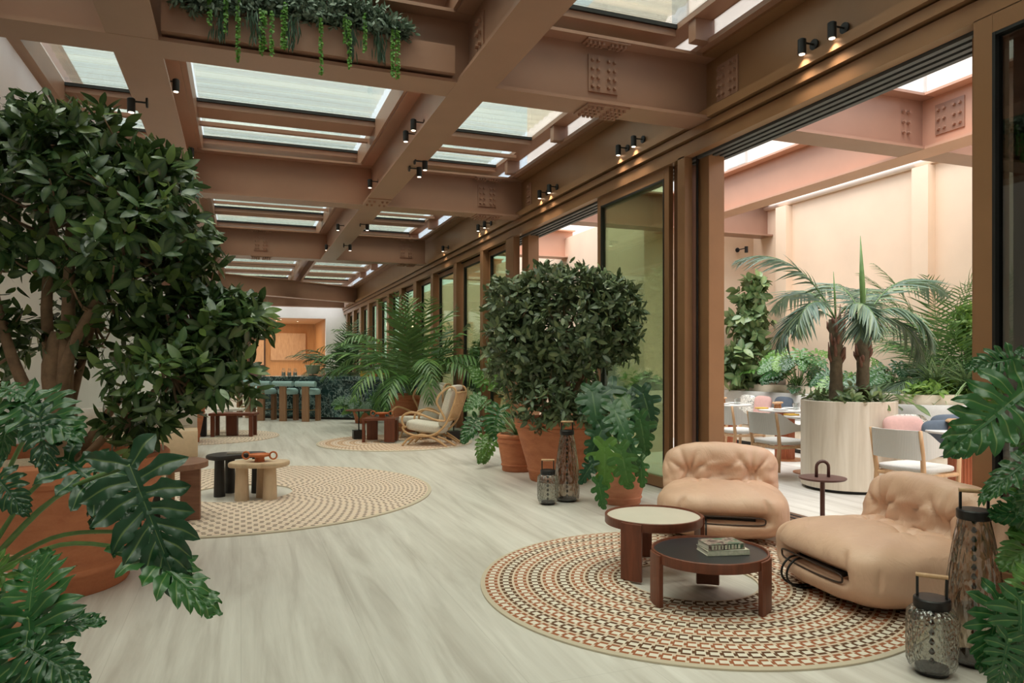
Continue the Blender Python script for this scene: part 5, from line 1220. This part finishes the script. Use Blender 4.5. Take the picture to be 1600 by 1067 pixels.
# ================================================================ trough on the first beam with trailing plants
t = thing('planter_trough', 'brown steel plant trough fixed to the first cross beam', 'planter', (.60, 6.2, 0))
MB().bb(-1.17, 1.16, -.10, -.08, 3.99, 4.23).build('body', 'beam_paint', t); MB().bb(-1.17, 1.16, -.08, .09, 3.99, 4.02).build('base', 'beam_paint', t); MB().bb(-1.15, 1.14, -.078, .085, 4.02, 4.18).build('soil', 'soil', t)
cl = [(300, 10, .16), (345, 12, .22), (400, 8, .22), (455, 18, .22), (505, 28, .20), (545, 26, .22), (590, 45, .18), (625, 56, .07)]
for i, (px, py, r) in enumerate(cl):
    c = on_y(px, py, 6.14); nm = ('first from the left', 'second', 'third', 'fourth', 'fifth', 'sixth', 'seventh', 'last, at the right end')[i]
    t = thing('trailing_plant', 'frosty green plant in the beam trough, ' + nm, 'plant', (c.x, 6.14, 4.18), 0, 'plants in the beam trough')
    lv = Leaves(); crown(lv, SMALL, [((0, -.04, c.z - 4.18 + .02), (r * 1.15, .12, r * .55), 1)], int(60 + 420 * r), 6, .062, .2, .2); lv.build('foliage', 'leaf_frost', t)
    if i in (1, 2, 3, 5, 6): 
        lv = Leaves(); n = 46; P = np.column_stack([RNG.normal(0, .028, n), RNG.uniform(-.15, -.115, n), RNG.uniform(-.17, .05, n)]); lv.put(SMALL, P, np.column_stack([RNG.normal(0, .15, n), RNG.normal(0, .1, n), -np.ones(n)]), np.tile([0, -1., .1], (n, 1)), .10, .028); lv.build('dark_fringe', 'leaf_deep', t)
strs = [(328, 5, 42), (372, 10, 98), (353, 10, 55), (408, 30, 88), (413, 30, 82), (424, 32, 92), (441, 30, 78), (500, 42, 118), (537, 38, 72), (544, 45, 110), (568, 35, 85), (611, 58, 122), (619, 58, 125), (445, 20, 80)]
ORD = 'first second third fourth fifth sixth seventh eighth ninth tenth eleventh twelfth thirteenth fourteenth'.split()
for i, (px, y0, y1) in enumerate(strs):
    a = on_y(px, y0, 6.07); b = on_y(px, y1, 6.05); nm = 'bright green bead string hanging from the beam trough, %s from the left' % ORD[sorted(q[0] for q in strs).index(px)]
    t = thing('trailing_string', nm, 'hanging plant', (a.x, 6.07, 4.2), 0, 'green strings hanging from the beam trough'); z0 = a.z - 4.2; z1 = b.z - 4.2
    MB().tube([(0, .08, -.03), (0, .0, max(z0, .06)), (0, -.075, z0 - .02), (0, -.075, z1)], .003, 4).build('stem', 'stem_green', t)
    n = int((z0 - z1) / .012) * 3; lv = Leaves(); zz = RNG.uniform(z1, z0 + .05, n); u = rand_unit(n); u[:, 2] = -.6
    lv.put([strip(1, .8, 2, 0, .3)], np.column_stack([np.zeros(n), np.full(n, -.075), zz]), u, np.tile([0, -1., .3], (n, 1)), .027); lv.build('leaves', 'leaf_string', t)

# ================================================================ seen through the tinted doors
t = thing('round_planter', 'round pale stone planter seen through the tinted glass door', 'planter', (6.3, 10.6, 0))
MB().lathe([(0, 0), (.42, 0), (.42, 1.0), (.38, 1.0), (.37, .94), (0, .94)], n=56).build('body', 'planter_stone', t, smooth='auto'); MB().lathe([(0, .945), (.37, .945)], n=30).build('soil', 'soil', t)
bush('ground_cover', 'leafy plant in the stone planter behind the tinted glass door', 'plant', (6.3, 10.6, .945), [((0, 0, .14), (.36, .36, .16), 1)], RUBBER, 'leaf_rubber', 80, 6, .11, 14)
for i, (x, y, r, h, lb) in enumerate(((6.7, 12.9, .75, 1.25, 'big dark bush on the terrace behind the tinted glass door'), (6.6, 15.5, .6, 1.1, 'dark bush on the terrace behind the middle glass doors'), (6.7, 18.5, .7, 1.3, 'dark bush on the far part of the terrace'))):
    t = thing('potted_shrub', lb, 'potted plant', (x - .42, y, 0), 0, 'shrubs on the far terrace')
    pot(t, potprof(.25, .36, .6, .06, .04), 'terracotta_pale', (.3, .52)); lv = Leaves(); C, A = crown(lv, FICUS, [((0, 0, .6 + h * .55), (r, r, h * .6), 1)], 420, 7, .15, .3, .5); lv.build('foliage', 'leaf_ficus', t)
    mb = MB()
    for k in range(20): mb.tube(spline([(0, 0, .5), tuple(C[k] * .5 + np.array([0, 0, .3])), tuple(C[k])], 4), .015, 5, taper=.005)
    mb.build('stems', 'bark', t, smooth=True)
